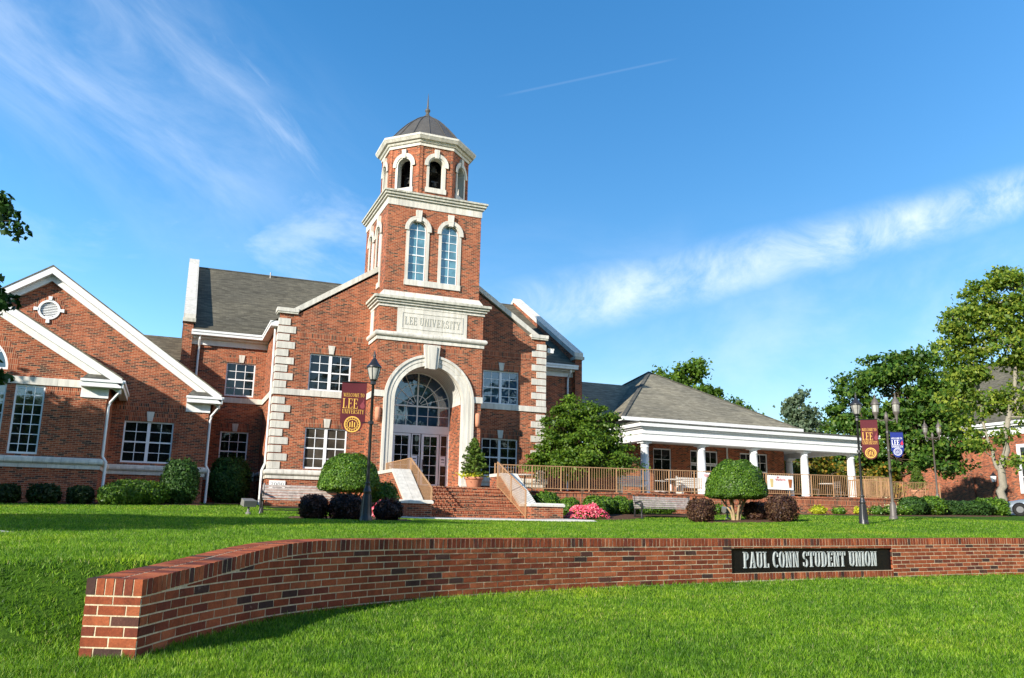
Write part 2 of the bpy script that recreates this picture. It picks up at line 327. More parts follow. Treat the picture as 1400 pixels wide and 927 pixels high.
# ------------------------------------------------------------------ mesh builder
class MB:
    def __init__(s):
        s.v = []; s.f = []; s.m = []; s.tone = []; s.slots = []; s.cur = 0; s.smooth = []
        s.sm = False; s.t = 0.5
    def use(s, name):
        if name not in s.slots: s.slots.append(name)
        s.cur = s.slots.index(name); return s
    def face(s, pts):
        b = len(s.v); s.v.extend([tuple(p) for p in pts]); s.f.append(list(range(b, b + len(pts))))
        s.m.append(s.cur); s.smooth.append(s.sm); s.tone.append(s.t)
    def grid(s, rows, closed=False):
        """rows: list of rings with equal count, shared vertices"""
        b = len(s.v); n = len(rows[0])
        for r in rows: s.v.extend([tuple(p) for p in r])
        for i in range(len(rows) - 1):
            for j in range(n if closed else n - 1):
                k = (j + 1) % n
                s.f.append([b + i * n + j, b + i * n + k, b + (i + 1) * n + k, b + (i + 1) * n + j]); s.m.append(s.cur); s.smooth.append(s.sm); s.tone.append(s.t)
    def box(s, x0, x1, y0, y1, z0, z1):
        if x0 > x1: x0, x1 = x1, x0
        if y0 > y1: y0, y1 = y1, y0
        s.hexa([(x0, y0, z0), (x1, y0, z0), (x1, y1, z0), (x0, y1, z0)], [(x0, y0, z1), (x1, y0, z1), (x1, y1, z1), (x0, y1, z1)])
    def hexa(s, bot, top):
        n = len(bot)
        s.face(list(reversed(bot))); s.face(top)
        for i in range(n):
            j = (i + 1) % n; s.face([bot[i], bot[j], top[j], top[i]])
    def prism(s, F, pts, w0, w1, back=True):
        """polygon in a wall frame pushed out from w0 to w1 (pts counter-clockwise seen from outside)"""
        P = [F(u, v, w1) for u, v in pts]; Q = [F(u, v, w0) for u, v in pts]
        tris = tessellate_polygon([[Vector((u, v, 0)) for u, v in pts]]) if len(pts) > 4 else None
        if tris is None: s.face(P)
        else:
            for t in tris:
                a, b, c = (pts[i] for i in t)
                if (b[0] - a[0]) * (c[1] - a[1]) - (b[1] - a[1]) * (c[0] - a[0]) < 0: t = (t[0], t[2], t[1])
                s.face([P[i] for i in t])
        for i in range(len(pts)):
            j = (i + 1) % len(pts); s.face([Q[i], Q[j], P[j], P[i]])
    def panel(s, F, outer, holes=(), w=0.0, reveal=0.12, rmat=None):
        loops = [outer] + list(holes)
        flat = [p for l in loops for p in l]
        for t in tessellate_polygon([[Vector((u, v, 0)) for u, v in l] for l in loops]):
            a, b, c = (flat[i] for i in t)
            ar = (b[0] - a[0]) * (c[1] - a[1]) - (b[1] - a[1]) * (c[0] - a[0])
            if abs(ar) < 1e-9: continue
            if ar < 0: t = (t[0], t[2], t[1])
            s.face([F(*flat[i], w) for i in t])
        k = s.cur
        if rmat: s.use(rmat)
        for h in holes:
            for i in range(len(h)):
                j = (i + 1) % len(h); s.face([F(*h[j], w), F(*h[i], w), F(*h[i], w - reveal), F(*h[j], w - reveal)])
        s.cur = k
    def band(s, F, outer, inner, w0, w1, closed=False):
        n = len(outer)
        for i in range(n if closed else n - 1):
            j = (i + 1) % n
            o0, o1, i0, i1 = outer[i], outer[j], inner[i], inner[j]
            s.face([F(*o0, w1), F(*i0, w1), F(*i1, w1), F(*o1, w1)])
            s.face([F(*o0, w0), F(*o0, w1), F(*o1, w1), F(*o1, w0)])
            s.face([F(*i0, w1), F(*i0, w0), F(*i1, w0), F(*i1, w1)])
        if not closed:
            for a, b in ((outer[0], inner[0]), (outer[-1], inner[-1])):
                s.face([F(*a, w0), F(*b, w0), F(*b, w1), F(*a, w1)])
    def lathe(s, prof, c, n=16, rot=0.0, squash=(1, 1)):
        rows = []
        for r, z in prof:
            rows.append([(c[0] + r * squash[0] * math.cos(rot + 2 * math.pi * k / n), c[1] + r * squash[1] * math.sin(rot + 2 * math.pi * k / n), c[2] + z) for k in range(n)])
        s.grid(rows, True)
        s.face(list(reversed(rows[0]))); s.face(rows[-1])
    def tube(s, pts, rad, n=6, caps=True):
        pts = [Vector([float(q) for q in p]) for p in pts]
        if isinstance(rad, (int, float)): rad = [rad] * len(pts)
        rad = [float(r) for r in rad]
        rows = []
        for i, p in enumerate(pts):
            d = (pts[min(i + 1, len(pts) - 1)] - pts[max(i - 1, 0)]).normalized()
            a = d.cross(Vector((0.13, 0.21, 0.97)))
            if a.length < 0.05: a = d.cross(Vector((1, 0, 0)))
            a.normalize(); b = d.cross(a)
            rows.append([p + rad[i] * (math.cos(2 * math.pi * k / n) * a + math.sin(2 * math.pi * k / n) * b) for k in range(n)])
        s.grid(rows, True)
        if caps: s.face(list(reversed(rows[0]))); s.face(rows[-1])
    def bar(s, a, b, w, h):
        """rectangular bar from a to b (w sideways, h up)"""
        a, b = Vector(a), Vector(b); d = (b - a).normalized()
        side = d.cross(Vector((0, 0, 1)))
        if side.length < 1e-3: side = Vector((1, 0, 0))
        side.normalize(); up = side.cross(d)
        q = [(-w / 2, -h / 2), (w / 2, -h / 2), (w / 2, h / 2), (-w / 2, h / 2)]
        A = [a + side * x + up * y for x, y in q]; B_ = [b + side * x + up * y for x, y in q]
        s.face(A); s.face(list(reversed(B_)))
        for i in range(4):
            j = (i + 1) % 4; s.face([A[j], A[i], B_[i], B_[j]])
    def build(s, name, parent=None, loc=None, weld=False, tones=False):
        me = bpy.data.meshes.new(name); me.from_pydata(s.v, [], s.f)
        for k in s.slots: me.materials.append(MATS[k])
        me.polygons.foreach_set('material_index', s.m); me.polygons.foreach_set('use_smooth', s.smooth)
        uvl = me.uv_layers.new(name='UVMap'); data = np.zeros((len(me.loops), 2)); Z = Vector((0, 0, 1))
        V = me.vertices
        for p in me.polygons:
            n = p.normal
            t = Z.cross(n)
            if t.length < 0.05: t = Vector((1, 0, 0))
            t.normalize(); b = n.cross(t)
            for li in p.loop_indices:
                q = V[me.loops[li].vertex_index].co; data[li] = (q.dot(t), q.dot(b))
        uvl.data.foreach_set('uv', data.ravel())
        if tones:
            at = me.attributes.new('tone', 'FLOAT', 'FACE'); at.data.foreach_set('value', np.array(s.tone, dtype=np.float32))
        me.update()
        o = bpy.data.objects.new(name, me); col.objects.link(o)
        if parent is not None:
            o.parent = parent; o.matrix_parent_inverse = parent_inv(parent)
        return o
def world_of(o):
    m = o.matrix_basis.copy()
    if o.parent is not None: m = world_of(o.parent) @ o.matrix_parent_inverse @ m
    return m
def parent_inv(p): return world_of(p).inverted()

def tag(o, label=None, cat=None, group=None, kind=None):
    if label: o['label'] = label
    if cat: o['category'] = cat
    if group: o['group'] = group
    if kind: o['kind'] = kind
    return o
def thing(name, label, cat, loc=(0, 0, 0), group=None):
    o = bpy.data.objects.new(name, None); col.objects.link(o); o.location = loc; o.empty_display_size = 0.3
    return tag(o, label, cat, group)
def copy_tree(o, loc=None, label=None, rz=None, scale=None, parent=None):
    c = o.copy(); col.objects.link(c)
    if parent is not None: c.parent = parent
    for ch in list(o.children): copy_tree(ch, parent=c)
    if loc is not None: c.location = loc
    if rz is not None: c.rotation_euler = (0, 0, rz)
    if scale is not None: c.scale = (scale,) * 3
    if label: c['label'] = label
    return c

def Fr(o, u, n):
    o, u, n = Vector(o), Vector(u), Vector(n)
    return lambda a, b, w=0.0: o + u * a + Vector((0, 0, b)) + n * w
def front(y): return Fr((0, y, 0), (1, 0, 0), (0, -1, 0))       # u = x
def left(x): return Fr((x, 0, 0), (0, -1, 0), (-1, 0, 0))        # u = -y
def rightf(x): return Fr((x, 0, 0), (0, 1, 0), (1, 0, 0))        # u = y
def rect(u0, u1, v0, v1): return [(u0, v0), (u1, v0), (u1, v1), (u0, v1)]
def archpts(uc, v0, r, vs, n=20):
    return [(uc - r, v0), (uc + r, v0)] + [(uc + r * math.cos(math.pi * k / n), vs + r * math.sin(math.pi * k / n)) for k in range(n + 1)][0:]
def arcring(uc, vs, r, n=24, a0=0.0, a1=math.pi):
    return [(uc + r * math.cos(a0 + (a1 - a0) * k / n), vs + r * math.sin(a0 + (a1 - a0) * k / n)) for k in range(n + 1)]

# ------------------------------------------------------------------ near wall path
WALL_CP = [(-0.425, 5.335), (-0.081, 6.023), (0.264, 6.713), (0.792, 7.490), (1.360, 8.055), (1.975, 8.505), (2.846, 9.00), (3.867, 9.441), (5.036, 9.853),
           (6.335, 10.190), (7.730, 10.465), (9.283, 10.735), (11.899, 11.055), (14.867, 11.300), (18.5, 11.45), (23, 11.55), (29, 11.6), (31, 11.6)]
def catmull(P, n=24):
    out = []
    P = [Vector((p[0], p[1], 0)) for p in P]
    for i in range(1, len(P) - 2):
        p0, p1, p2, p3 = P[i - 1:i + 3]
        for k in range(n):
            t = k / n
            out.append(0.5 * (2 * p1 + (p2 - p0) * t + (2 * p0 - 5 * p1 + 4 * p2 - p3) * t * t + (3 * p1 - p0 - 3 * p2 + p3) * t ** 3))
    out.append(P[-2]); return out
WP = np.array([(p.x, p.y) for p in catmull(WALL_CP)])
WS = np.concatenate([[0], np.cumsum(np.hypot(*(WP[1:] - WP[:-1]).T))])
WLEN = WS[-1]
def wall_at(s, t=0.0, z=0.0):
    if s < 0:
        p0 = wall_at(0, t, z); p1 = wall_at(0.02, t, z); return p0 + (p1 - p0) * (s / 0.02)
    x = np.interp(s, WS, WP[:, 0]); y = np.interp(s, WS, WP[:, 1]); e = 0.12
    a, b = max(0, s - e), min(WLEN, s + e)
    tx = np.interp(b, WS, WP[:, 0]) - np.interp(a, WS, WP[:, 0]); ty = np.interp(b, WS, WP[:, 1]) - np.interp(a, WS, WP[:, 1])
    l = math.hypot(tx, ty); tx /= l; ty /= l
    return Vector((x - ty * t, y + tx * t, z))
def s_of_x(X): return float(np.interp(X, WP[:, 0], WS))
CAP_S = [0, 0.15, 0.77, 1.25, 1.71, 2.1, 2.5, 3.0, 4.1, 8, 12, 16, 40]; CAP_Z = [0.567, 0.571, 0.604, 0.646, 0.697, 0.736, 0.757, 0.760, 0.757, 0.752, 0.765, 0.806, 0.86]
def cap_z(s): return float(np.interp(s, CAP_S, CAP_Z))
def ref_z(s): return 0.760 if s < 4 else 0.760 + (cap_z(s) - 0.757)
WALL_T = 0.365

# ------------------------------------------------------------------ terrain
TP = np.array([(4.49, 20.27, .86), (20.95, 21.31, 1.02), (25.06, 24.02, 1.24), (2.77, 27.56, .96), (4.92, 26.69, .93), (17.42, 29.36, 1.01), (20.46, 30.33, 1.05),
    (5.29, 26.52, .96), (19.16, 25.33, 1.06), (3.66, 22.82, .84), (5.67, 23.11, .82), (17.29, 25.01, .97), (19.85, 23.97, 1.03), (2.31, 26.63, 0.95), (19.99, 27.19, 1.12),
    (-2.11, 33.88, 1.16), (-.25, 34.78, 1.21), (.34, 35.63, 1.26), (2.57, 39.66, 1.36), (-2.81, 33.07, 1.15), (-4.91, 32.82, 1.09), (14.04, 30.63, 1.15), (17.44, 30.9, 1.25),
    (14.11, 29.05, .95), (16.30, 29.81, 1.01), (22.65, 31.58, 1.36), (28.55, 31.40, 1.41), (33.4, 31.63, 1.48), (34.73, 32.2, 1.46), (40.67, 33.09, 1.60), (42.76, 33.32, 1.66),
    (44.37, 33.77, 1.62), (-1.97, 12.99, .70), (-1.37, 13.85, .71), (8.08, 28.9, .88), (12.4, 28.8, .89), (10.5, 26.0, .88), (10.5, 22.0, .86), (53, 42, 2.3), (47, 44.7, 2.3), (-12, 33, 1.1), (-12, 20, .8),
    (0.3, 8.5, .66), (3.0, 10.0, .665), (6.3, 11.2, .655), (9.3, 11.9, .67), (14.8, 12.5, .71), (22, 13, .75), (30, 13, .8), (-2.5, 8.5, .60), (-6, 9, .6), (38, 20, 1.2), (60, 30, 1.7), (30, 60, 2.0), (-20, 40, 1.4), (70, 60, 2.2)])
def _rbf():
    D = np.hypot(TP[:, None, 0] - TP[None, :, 0], TP[:, None, 1] - TP[None, :, 1]); n = len(TP)
    A = np.zeros((n + 3, n + 3)); A[:n, :n] = D - np.eye(n) * 1.0
    A[:n, n] = 1; A[:n, n + 1:] = TP[:, :2]; A[n, :n] = 1; A[n + 1:, :n] = TP[:, :2].T
    return np.linalg.solve(A, np.concatenate([TP[:, 2], [0, 0, 0]]))
_W = _rbf()
def wall_st(x, y):
    """arc position and signed distance behind the wall's front line, with the line carried on straight past its near end"""
    x = np.asarray(x, float); y = np.asarray(y, float); best = np.full(x.shape, 1e9); S = np.zeros(x.shape); T = np.zeros(x.shape)
    d0 = WP[1] - WP[0]; d0 = d0 / np.hypot(*d0); d0 = np.array([d0[0] * 0.6 - 0.55, d0[1] * 0.6 - 0.15]); d0 = np.array([0.86, 0.51])
    pts = np.vstack([[WP[0] - d0 * 40], WP[::4], [WP[-1] + np.array([60, 0])]]); ss = np.concatenate([[-40], WS[::4], [WLEN + 60]])
    for i in range(len(pts) - 1):
        a, b = pts[i], pts[i + 1]; ab = b - a; L = np.hypot(*ab)
        if L < 1e-6: continue
        t = np.clip(((x - a[0]) * ab[0] + (y - a[1]) * ab[1]) / L ** 2, 0, 1)
        dx = x - a[0] - t * ab[0]; dy = y - a[1] - t * ab[1]; d = np.hypot(dx, dy)
        sgn = np.sign(ab[0] * dy - ab[1] * dx); m = d < best
        best = np.where(m, d, best); S = np.where(m, ss[i] + t * (ss[i + 1] - ss[i]), S); T = np.where(m, sgn * d, T)
    return S, T
def ground_z(x, y):
    sc = np.ndim(x) == 0
    x = np.atleast_1d(np.asarray(x, float)); y = np.atleast_1d(np.asarray(y, float))
    xs = np.clip(x, -20, 70); ys = np.clip(y, 0, 60)
    up = np.full(x.shape, _W[-3]) + _W[-2] * xs + _W[-1] * ys
    for i in range(len(TP)): up += _W[i] * np.hypot(xs - TP[i, 0], ys - TP[i, 1])
    up += np.maximum(0, np.hypot(x - 20, y - 30) - 60) * 0.004
    S, T = wall_st(x, y)
    low = 0.125 + 0.002 * np.clip(x, -5, 20) - 0.012 * np.maximum(0, -T - 6)
    low = low - 0.045 * np.exp(-((x + .1) ** 2 + (y - 6.0) ** 2) / 3.0)
    low = np.maximum(low, -0.5)
    e_ = np.clip((1.5 - S) / 1.5, 0, 1.6); e_ = e_ * e_; e_ = np.minimum(e_, 1.0); wdt = 0.16 + 4.0 * e_ + 0.3 * np.clip(-S, 0, 6); mid = 0.2 + 2.3 * e_ + 0.1 * np.clip(-S, 0, 4)
    k = np.clip((T - mid) / wdt + 0.5, 0, 1); k = k * k * (3 - 2 * k)
    near = np.exp(-np.clip(T - 0.4, 0, 50) / 0.5)
    cz = np.interp(S, CAP_S, CAP_Z) - 0.075
    up2 = np.where(S > 1.4, up * (1 - near) + np.minimum(cz, up + 0.1) * near, up)
    z = low * (1 - k) + up2 * k
    return float(z[0]) if sc else z

def axis(segs):
    out = [segs[0][0]]
    for a, b, st in segs:
        n = max(1, round((b - a) / st)); out += [a + (b - a) * (i + 1) / n for i in range(n)]
    return np.array(out)
gx = axis([(-600, -60, 60), (-60, -14, 4), (-14, -3, 0.7), (-3, 17, 0.1), (17, 32, 0.35), (32, 60, 1.5), (60, 120, 8), (120, 900, 90)])
gy = axis([(-300, -30, 40), (-30, 0, 4), (0, 2.4, 0.6), (2.4, 13, 0.1), (13, 40, 0.6), (40, 60, 2.5), (60, 120, 8), (120, 1200, 120)])
GX, GY = np.meshgrid(gx, gy)
GZ = ground_z(GX.ravel(), GY.ravel())
me = bpy.data.meshes.new('lawn'); nx, ny = len(gx), len(gy)
me.vertices.add(nx * ny); me.vertices.foreach_set('co', np.stack([GX.ravel(), GY.ravel(), GZ], 1).ravel())
ii, jj = np.meshgrid(np.arange(nx - 1), np.arange(ny - 1)); q = (jj * nx + ii).ravel()
F = np.stack([q, q + 1, q + nx + 1, q + nx], 1)
me.loops.add(F.size); me.loops.foreach_set('vertex_index', F.ravel()); me.polygons.add(len(F))
me.polygons.foreach_set('loop_start', np.arange(len(F)) * 4); me.polygons.foreach_set('loop_total', np.full(len(F), 4)); me.polygons.foreach_set('use_smooth', np.ones(len(F), bool))
me.materials.append(MATS['lawn_soil']); me.update()
lawn = bpy.data.objects.new('lawn', me); col.objects.link(lawn); tag(lawn, 'mown green lawn sloping from the low brick wall up to the hall', 'lawn', kind='structure')

def sheet(name, label, cat, pts, matname, lift=0.012, step=0.5):
    """thin ground sheet over a convex outline, following the lawn"""
    mb = MB().use(matname); P = [Vector((p[0], p[1], 0)) for p in pts]
    c = sum(P, Vector()) / len(P); rings = 8; ring = []
    dense = []
    for i in range(len(P)):
        a, b = P[i], P[(i + 1) % len(P)]; n = max(1, int((b - a).length / step))
        dense += [a + (b - a) * k / n for k in range(n)]
    rows = []
    for r in range(rings + 1):
        row = []
        for p in dense:
            w = c + (p - c) * (r / rings if r else 0.001)
            row.append((w.x, w.y, ground_z(w.x, w.y) + lift * (1 if r < rings else -2)))
        rows.append(row)
    mb.sm = True; mb.grid(list(reversed(rows)), True)
    o = mb.build(name)
    # faces upward
    o.data.polygons[0].normal
    if o.data.polygons[len(o.data.polygons) // 2].normal.z < 0: o.data.flip_normals()
    return tag(o, label, cat, kind='structure')
BEDS = []   # outlines the grass keeps clear of
def bed(name, label, cat, pts, matname='mulch', lift=0.03):
    BEDS.append(np.array(pts)); return sheet(name, label, cat, pts, matname, lift)
def oval(cx, cy, rx, ry, n=18, rot=0.0):
    return [(cx + rx * math.cos(a) * math.cos(rot) - ry * math.sin(a) * math.sin(rot), cy + rx * math.cos(a) * math.sin(rot) + ry * math.sin(a) * math.cos(rot)) for a in [2 * math.pi * k / n for k in range(n)]]
bed('sidewalk', 'pale concrete walk at the foot of the brick steps', 'pavement', [(6.6, 27.3), (14.6, 26.8), (14.6, 28.6), (6.6, 29.0)], 'concrete', 0.06)
bed('path', 'narrow pale concrete path crossing the shaded lawn at left', 'path', [(-16, 11.3), (-1.9, 12.35), (-1.2, 12.6), (-1.8, 12.8), (-16, 11.9)], 'concrete', 0.035)
bed('mulch_bed', 'mulch under the shrubs in front of the terrace wall', 'mulch', [(12.9, 29.2), (14.2, 28.5), (16.6, 28.9), (18.6, 30.4), (22, 31.6), (22, 32.6), (13.9, 32.6)])
bed('mulch_bed', 'mulch strip along the foot of the porch terrace wall', 'mulch', [(21.5, 31.0), (34.5, 30.9), (42, 31.6), (43, 34.5), (35.5, 33.6), (34, 32.6), (21.5, 32.6)])
bed('mulch_bed', 'mulch circle under the clipped dome tree on the right', 'mulch', oval(18.9, 24.9, 1.9, 1.3))
bed('mulch_bed', 'mulch under the dark shrubs beside the left lamp post', 'mulch', oval(4.9, 23.9, 1.9, 2.2, rot=-0.2))
bed('mulch_bed', 'mulch strip along the foot of the gabled wings', 'mulch', [(-12, 33.6), (-2.0, 33.5), (-1.0, 34.2), (1.9, 35.0), (1.9, 38.8), (-12, 35.1)])
bed('mulch_bed', 'mulch in the recess between wing and front gable', 'mulch', [(1.5, 38.0), (3.9, 38.0), (3.9, 41.9), (1.5, 41.9)])
bed('mulch_bed', 'mulch in front of the main gable left of the steps', 'mulch', [(3.9, 35.8), (7.4, 35.6), (7.4, 29.8), (8.0, 29.8), (8.0, 37.5), (3.9, 37.5)])
# drive by the far right building
bed('road', 'grey asphalt drive beside the far right brick building', 'road', [(44.0, 32.0), (53.5, 26.0), (53.5, 46.0), (49.0, 46.0)], 'stone_dark', 0.02)

# ------------------------------------------------------------------ serif lettering
def glyph(ch):
    """list of convex quads in a box of height 1; returns (width, quads)"""
    T, t, sv = 0.118, 0.042, 0.045
    Q = []
    def V(x, y0=0.0, y1=1.0, w=T): Q.append([(x - w / 2, y0), (x + w / 2, y0), (x + w / 2, y1), (x - w / 2, y1)])
    def H(x0, x1, y, h=sv): Q.append([(x0, y - h / 2), (x1, y - h / 2), (x1, y + h / 2), (x0, y + h / 2)])
    def S(x, y, w=0.2):
        y = y + sv / 2 if y < 0.5 else y - sv / 2
        H(x - w / 2, x + w / 2, y)
    def D(x0, y0, x1, y1, w): Q.append([(x0 - w / 2, y0), (x0 + w / 2, y0), (x1 + w / 2, y1), (x1 - w / 2, y1)])
    def A(cx, cy, rx, ry, a0, a1, T0=T, t0=t, n=14):
        pr = None
        for k in range(n + 1):
            a = R(a0 + (a1 - a0) * k / n); o = (cx + rx * math.cos(a), cy + ry * math.sin(a)); i = (cx + (rx - T0) * math.cos(a), cy + (ry - t0) * math.sin(a))
            if pr: Q.append([pr[1], pr[0], o, i])
            pr = (o, i)
    if ch == 'I': V(.13); S(.13, 0, .26); S(.13, 1, .26); return .26, Q
    if ch == 'L': V(.15); S(.15, 0, .28); S(.15, 1, .28); H(.15, .5, .025); V(.485, 0, .26, .04); return .52, Q
    if ch in 'EF':
        V(.15); S(.15, 0, .28); S(.15, 1, .28); H(.15, .5, .975); V(.485, .76, 1, .04); H(.2, .4, .52); V(.39, .4, .64, .035)
        if ch == 'E': H(.15, .52, .025); V(.5, 0, .25, .04)
        return .54, Q
    if ch == 'T': V(.28); S(.28, 0, .28); H(.0, .56, .975); V(.02, .74, 1, .04); V(.54, .74, 1, .04); return .56, Q
    if ch == 'A': D(.1, 0, .3, 1, .05); D(.5, 0, .3, 1, T + .01); H(.16, .44, .34); S(.1, 0, .2); S(.5, 0, .24); return .62, Q
    if ch == 'V': D(.3, 0, .1, 1, T + .01); D(.33, 0, .5, 1, .05); S(.1, 1, .24); S(.5, 1, .2); return .6, Q
    if ch == 'W':
        D(.27, 0, .1, 1, T); D(.29, 0, .42, .95, .045); D(.57, 0, .42, 1, T); D(.6, 0, .76, 1, .045); S(.1, 1, .22); S(.76, 1, .18); return .85, Q
    if ch == 'N': V(.11, w=.05); D(.5, 0, .14, 1, T + .01); V(.53, w=.05); S(.11, 0, .2); S(.1, 1, .18); S(.53, 1, .2); return .64, Q
    if ch == 'M': V(.11, w=.05); D(.38, 0, .16, 1, T); D(.4, 0, .6, 1, .045); V(.65); S(.11, 0, .2); S(.65, 0, .26); S(.12, 1, .2); S(.65, 1, .26); return .79, Q
    if ch == 'U': V(.14, .3, 1); V(.5, .3, 1, .05); A(.3, .3, .23, .3, 180, 360, .09, .05); S(.14, 1, .26); S(.5, 1, .2); return .62, Q
    if ch in 'O0': A(.3, .5, .28, .51, 0, 360, n=28); return .6, Q
    if ch == 'C': A(.3, .5, .28, .51, 45, 315, n=24); V(.49, .68, .9, .04); return .54, Q
    if ch == 'D': V(.15); S(.15, 0, .28); S(.15, 1, .28); A(.2, .5, .36, .5, -90, 90, n=18); return .6, Q
    if ch in 'PR':
        V(.15); S(.15, 0, .28); S(.15, 1, .28); A(.22, .74, .28, .26, -90, 90, .12, .045); H(.15, .24, .5)
        if ch == 'R': D(.52, 0, .28, .5, .13); S(.54, 0, .18); return .64, Q
        return .54, Q
    if ch == 'S': A(.25, .74, .22, .27, 35, 250, .1, .05); A(.25, .26, .22, .27, -145, 75, .1, .05); V(.42, .72, .92, .035); V(.06, .08, .3, .035); return .5, Q
    if ch == 'Y': D(.29, .45, .08, 1, T); D(.31, .45, .52, 1, .05); V(.3, 0, .48); S(.3, 0, .28); S(.08, 1, .22); S(.52, 1, .2); return .6, Q
    if ch == '2': A(.27, .72, .24, .28, 0, 160, .1, .05); D(.08, .02, .42, .66, .1); H(.03, .52, .04, .08); return .55, Q
    return .3, Q
def text_quads(txt, height, width=None, gap=0.07, space=0.28):
    """quads laid out along u from 0, scaled to the given cap height and total width"""
    u = 0; out = []
    for ch in txt:
        if ch == ' ': u += space; continue
        w, Q = glyph(ch)
        out.append((u, w, Q)); u += w + gap
    total = u - gap; kx = (width / total) if width else height
    res = []
    for u0, w, Q in out:
        res.append(((u0 + w / 2) * kx, [[((x - w / 2) * kx, y * height) for x, y in q] for q in Q]))
    return res
def text_into(mb, F, txt, u0, v0, height, width, depth, w0=0.0, gap=0.07, space=0.28):
    k = 0
    for uc, Q in text_quads(txt, height, width, gap, space):
        for q in Q:
            ar = sum(q[i][0] * q[(i + 1) % 4][1] - q[(i + 1) % 4][0] * q[i][1] for i in range(4))
            if ar < 0: q = q[::-1]
            k += 1
            mb.prism(F, [(u0 + uc + x, v0 + y) for x, y in q], w0, w0 + depth * (1 + 0.02 * (k % 9)))

# ------------------------------------------------------------------ near brick sign wall
def build_sign_wall():
    wall = thing('sign_wall', 'low curved red brick wall across the lawn carrying the black name panel', 'brick wall', (0, 6, 0.1))
    sg0, sg1 = s_of_x(7.74), s_of_x(11.38); SZ0, SZ1 = 0.268, 0.622
    def brick(mb, s0, s1, t0, t1, z0, z1a, z1b):
        j = lambda: random.uniform(-0.003, 0.0022)
        mb.t = random.random() ** 0.9
        b = 0.003
        z1a, z1b = max(z1a, z0 + .004), max(z1b, z0 + .004)
        if max(z1a, z1b) - z0 < 0.014: return
        a = [wall_at(s0, t0 + j(), z0), wall_at(s1, t0 + j(), z0), wall_at(s1, t1, z0), wall_at(s0, t1, z0)]
        c = [wall_at(s0, t0 + j(), z1a), wall_at(s1, t0 + j(), z1b), wall_at(s1, t1, z1b), wall_at(s0, t1, z1a)]
        mb.hexa(a, c)
    body = MB()
    # mortar core
    body.use('mortar'); body.t = 0.5; MT = -.0012
    N = int(WLEN / 0.15)
    ss = sorted(set([WLEN * i / N for i in range(N + 1)] + [sg0, sg1]))
    for a, b in zip(ss[:-1], ss[1:]):
        insign = sg0 - 1e-6 <= a and b <= sg1 + 1e-6
        for z0a, z0b, z1a, z1b, tf in ([(-.1, -.1, SZ0, SZ0, MT), (SZ1, SZ1, cap_z(a) - .1, cap_z(b) - .1, MT), (SZ0, SZ0, SZ1, SZ1, .06)] if insign else [(-.1, -.1, cap_z(a) - .1, cap_z(b) - .1, MT)]):
            bot = [wall_at(a, tf, z0a), wall_at(b, tf, z0b), wall_at(b, WALL_T - .004, z0b), wall_at(a, WALL_T - .004, z0a)]
            top = [wall_at(a, tf, z1a), wall_at(b, tf, z1b), wall_at(b, WALL_T - .004, z1b), wall_at(a, WALL_T - .004, z1a)]
            body.face([bot[0], bot[1], top[1], top[0]]); body.face([bot[2], bot[3], top[3], top[2]])
            body.face(top)
            if a == 0: body.face([bot[3], bot[0], top[0], top[3]])
            if insign: body.face(bot[::-1])
    body.use('wall_brick')
    for k in range(11):
        dz = 0.102 + 0.0645 * k
        s = 0.012 - (0.1065 if k % 2 else 0)
        while s < WLEN - 0.1:
            L = 0.203; s0, s1 = max(s, 0.012), s + L; s += L + 0.0115
            if s1 - s0 < 0.03: continue
            z1 = ref_z((s0 + s1) / 2) - dz - 0.0; z0 = z1 - 0.0535
            ca, cb = cap_z(s0) - .112, cap_z(s1) - .112
            if z1 < 0.02: continue
            za, zb = min(z1, ca), min(z1, cb)
            # name panel opening and the soldier row under it
            lo, hi = SZ0 - 0.105, SZ1
            if s1 > sg0 and s0 < sg1 and z1 > lo and z0 < hi:
                mid_cut = False
                if s0 < sg0 - 0.03: brick(body, s0, sg0 - 0.006, -.004, .1, z0, za, za)
                elif s1 > sg1 + 0.03: brick(body, sg1 + 0.006, s1, -.004, .1, z0, zb, zb)
                if z1 > hi + 0.018 and z0 < hi: brick(body, max(s0, sg0), min(s1, sg1), -.004, .1, hi + .004, za, zb)
                if z0 < lo - 0.018: brick(body, max(s0, sg0), min(s1, sg1), -.004, .1, z0, lo - .006, lo - .006)
                continue
            brick(body, s0, s1, -.004, .1, z0, za, zb)
        # near end face
        z1 = ref_z(0) - dz; z0 = z1 - 0.0548; z1 = min(z1, cap_z(0) - .112)
        if z1 - z0 > .014 and z1 > 0.02:
            runs = [(0.0, .177), (.188, .365)] if k % 2 else [(0, .083), (.094, .271), (.282, .365)]
            for t0, t1 in runs: brick(body, -.003, .08, t0, t1, z0, z1, z1)
    s = sg0
    while s < sg1 - 0.04:
        brick(body, s, s + .057, -.004, .1, SZ0 - .103, SZ0 - .006, SZ0 - .006); s += .0672
    body.build('wall_body', wall, tones=True)
    capm = MB().use('mortar')
    for a, b in zip(ss[:-1], ss[1:]):
        bot = [wall_at(a, -.002, cap_z(a) - .102), wall_at(b, -.002, cap_z(b) - .102), wall_at(b, WALL_T - .006, cap_z(b) - .102), wall_at(a, WALL_T - .006, cap_z(a) - .102)]
        top = [wall_at(a, -.002, cap_z(a) - .0025), wall_at(b, -.002, cap_z(b) - .0025), wall_at(b, WALL_T - .006, cap_z(b) - .0025), wall_at(a, WALL_T - .006, cap_z(a) - .0025)]
        capm.face([bot[0], bot[1], top[1], top[0]]); capm.face([bot[2], bot[3], top[3], top[2]]); capm.face(top)
        if a == 0: capm.face([bot[3], bot[0], top[0], top[3]])
    capm.use('wall_brick')
    for i in range(6): brick(capm, -.005, .057, i * .0618 - (.005 if i == 0 else 0), i * .0618 + .0515 + (.006 if i == 5 else 0), cap_z(0) - .1, cap_z(0), cap_z(.06))
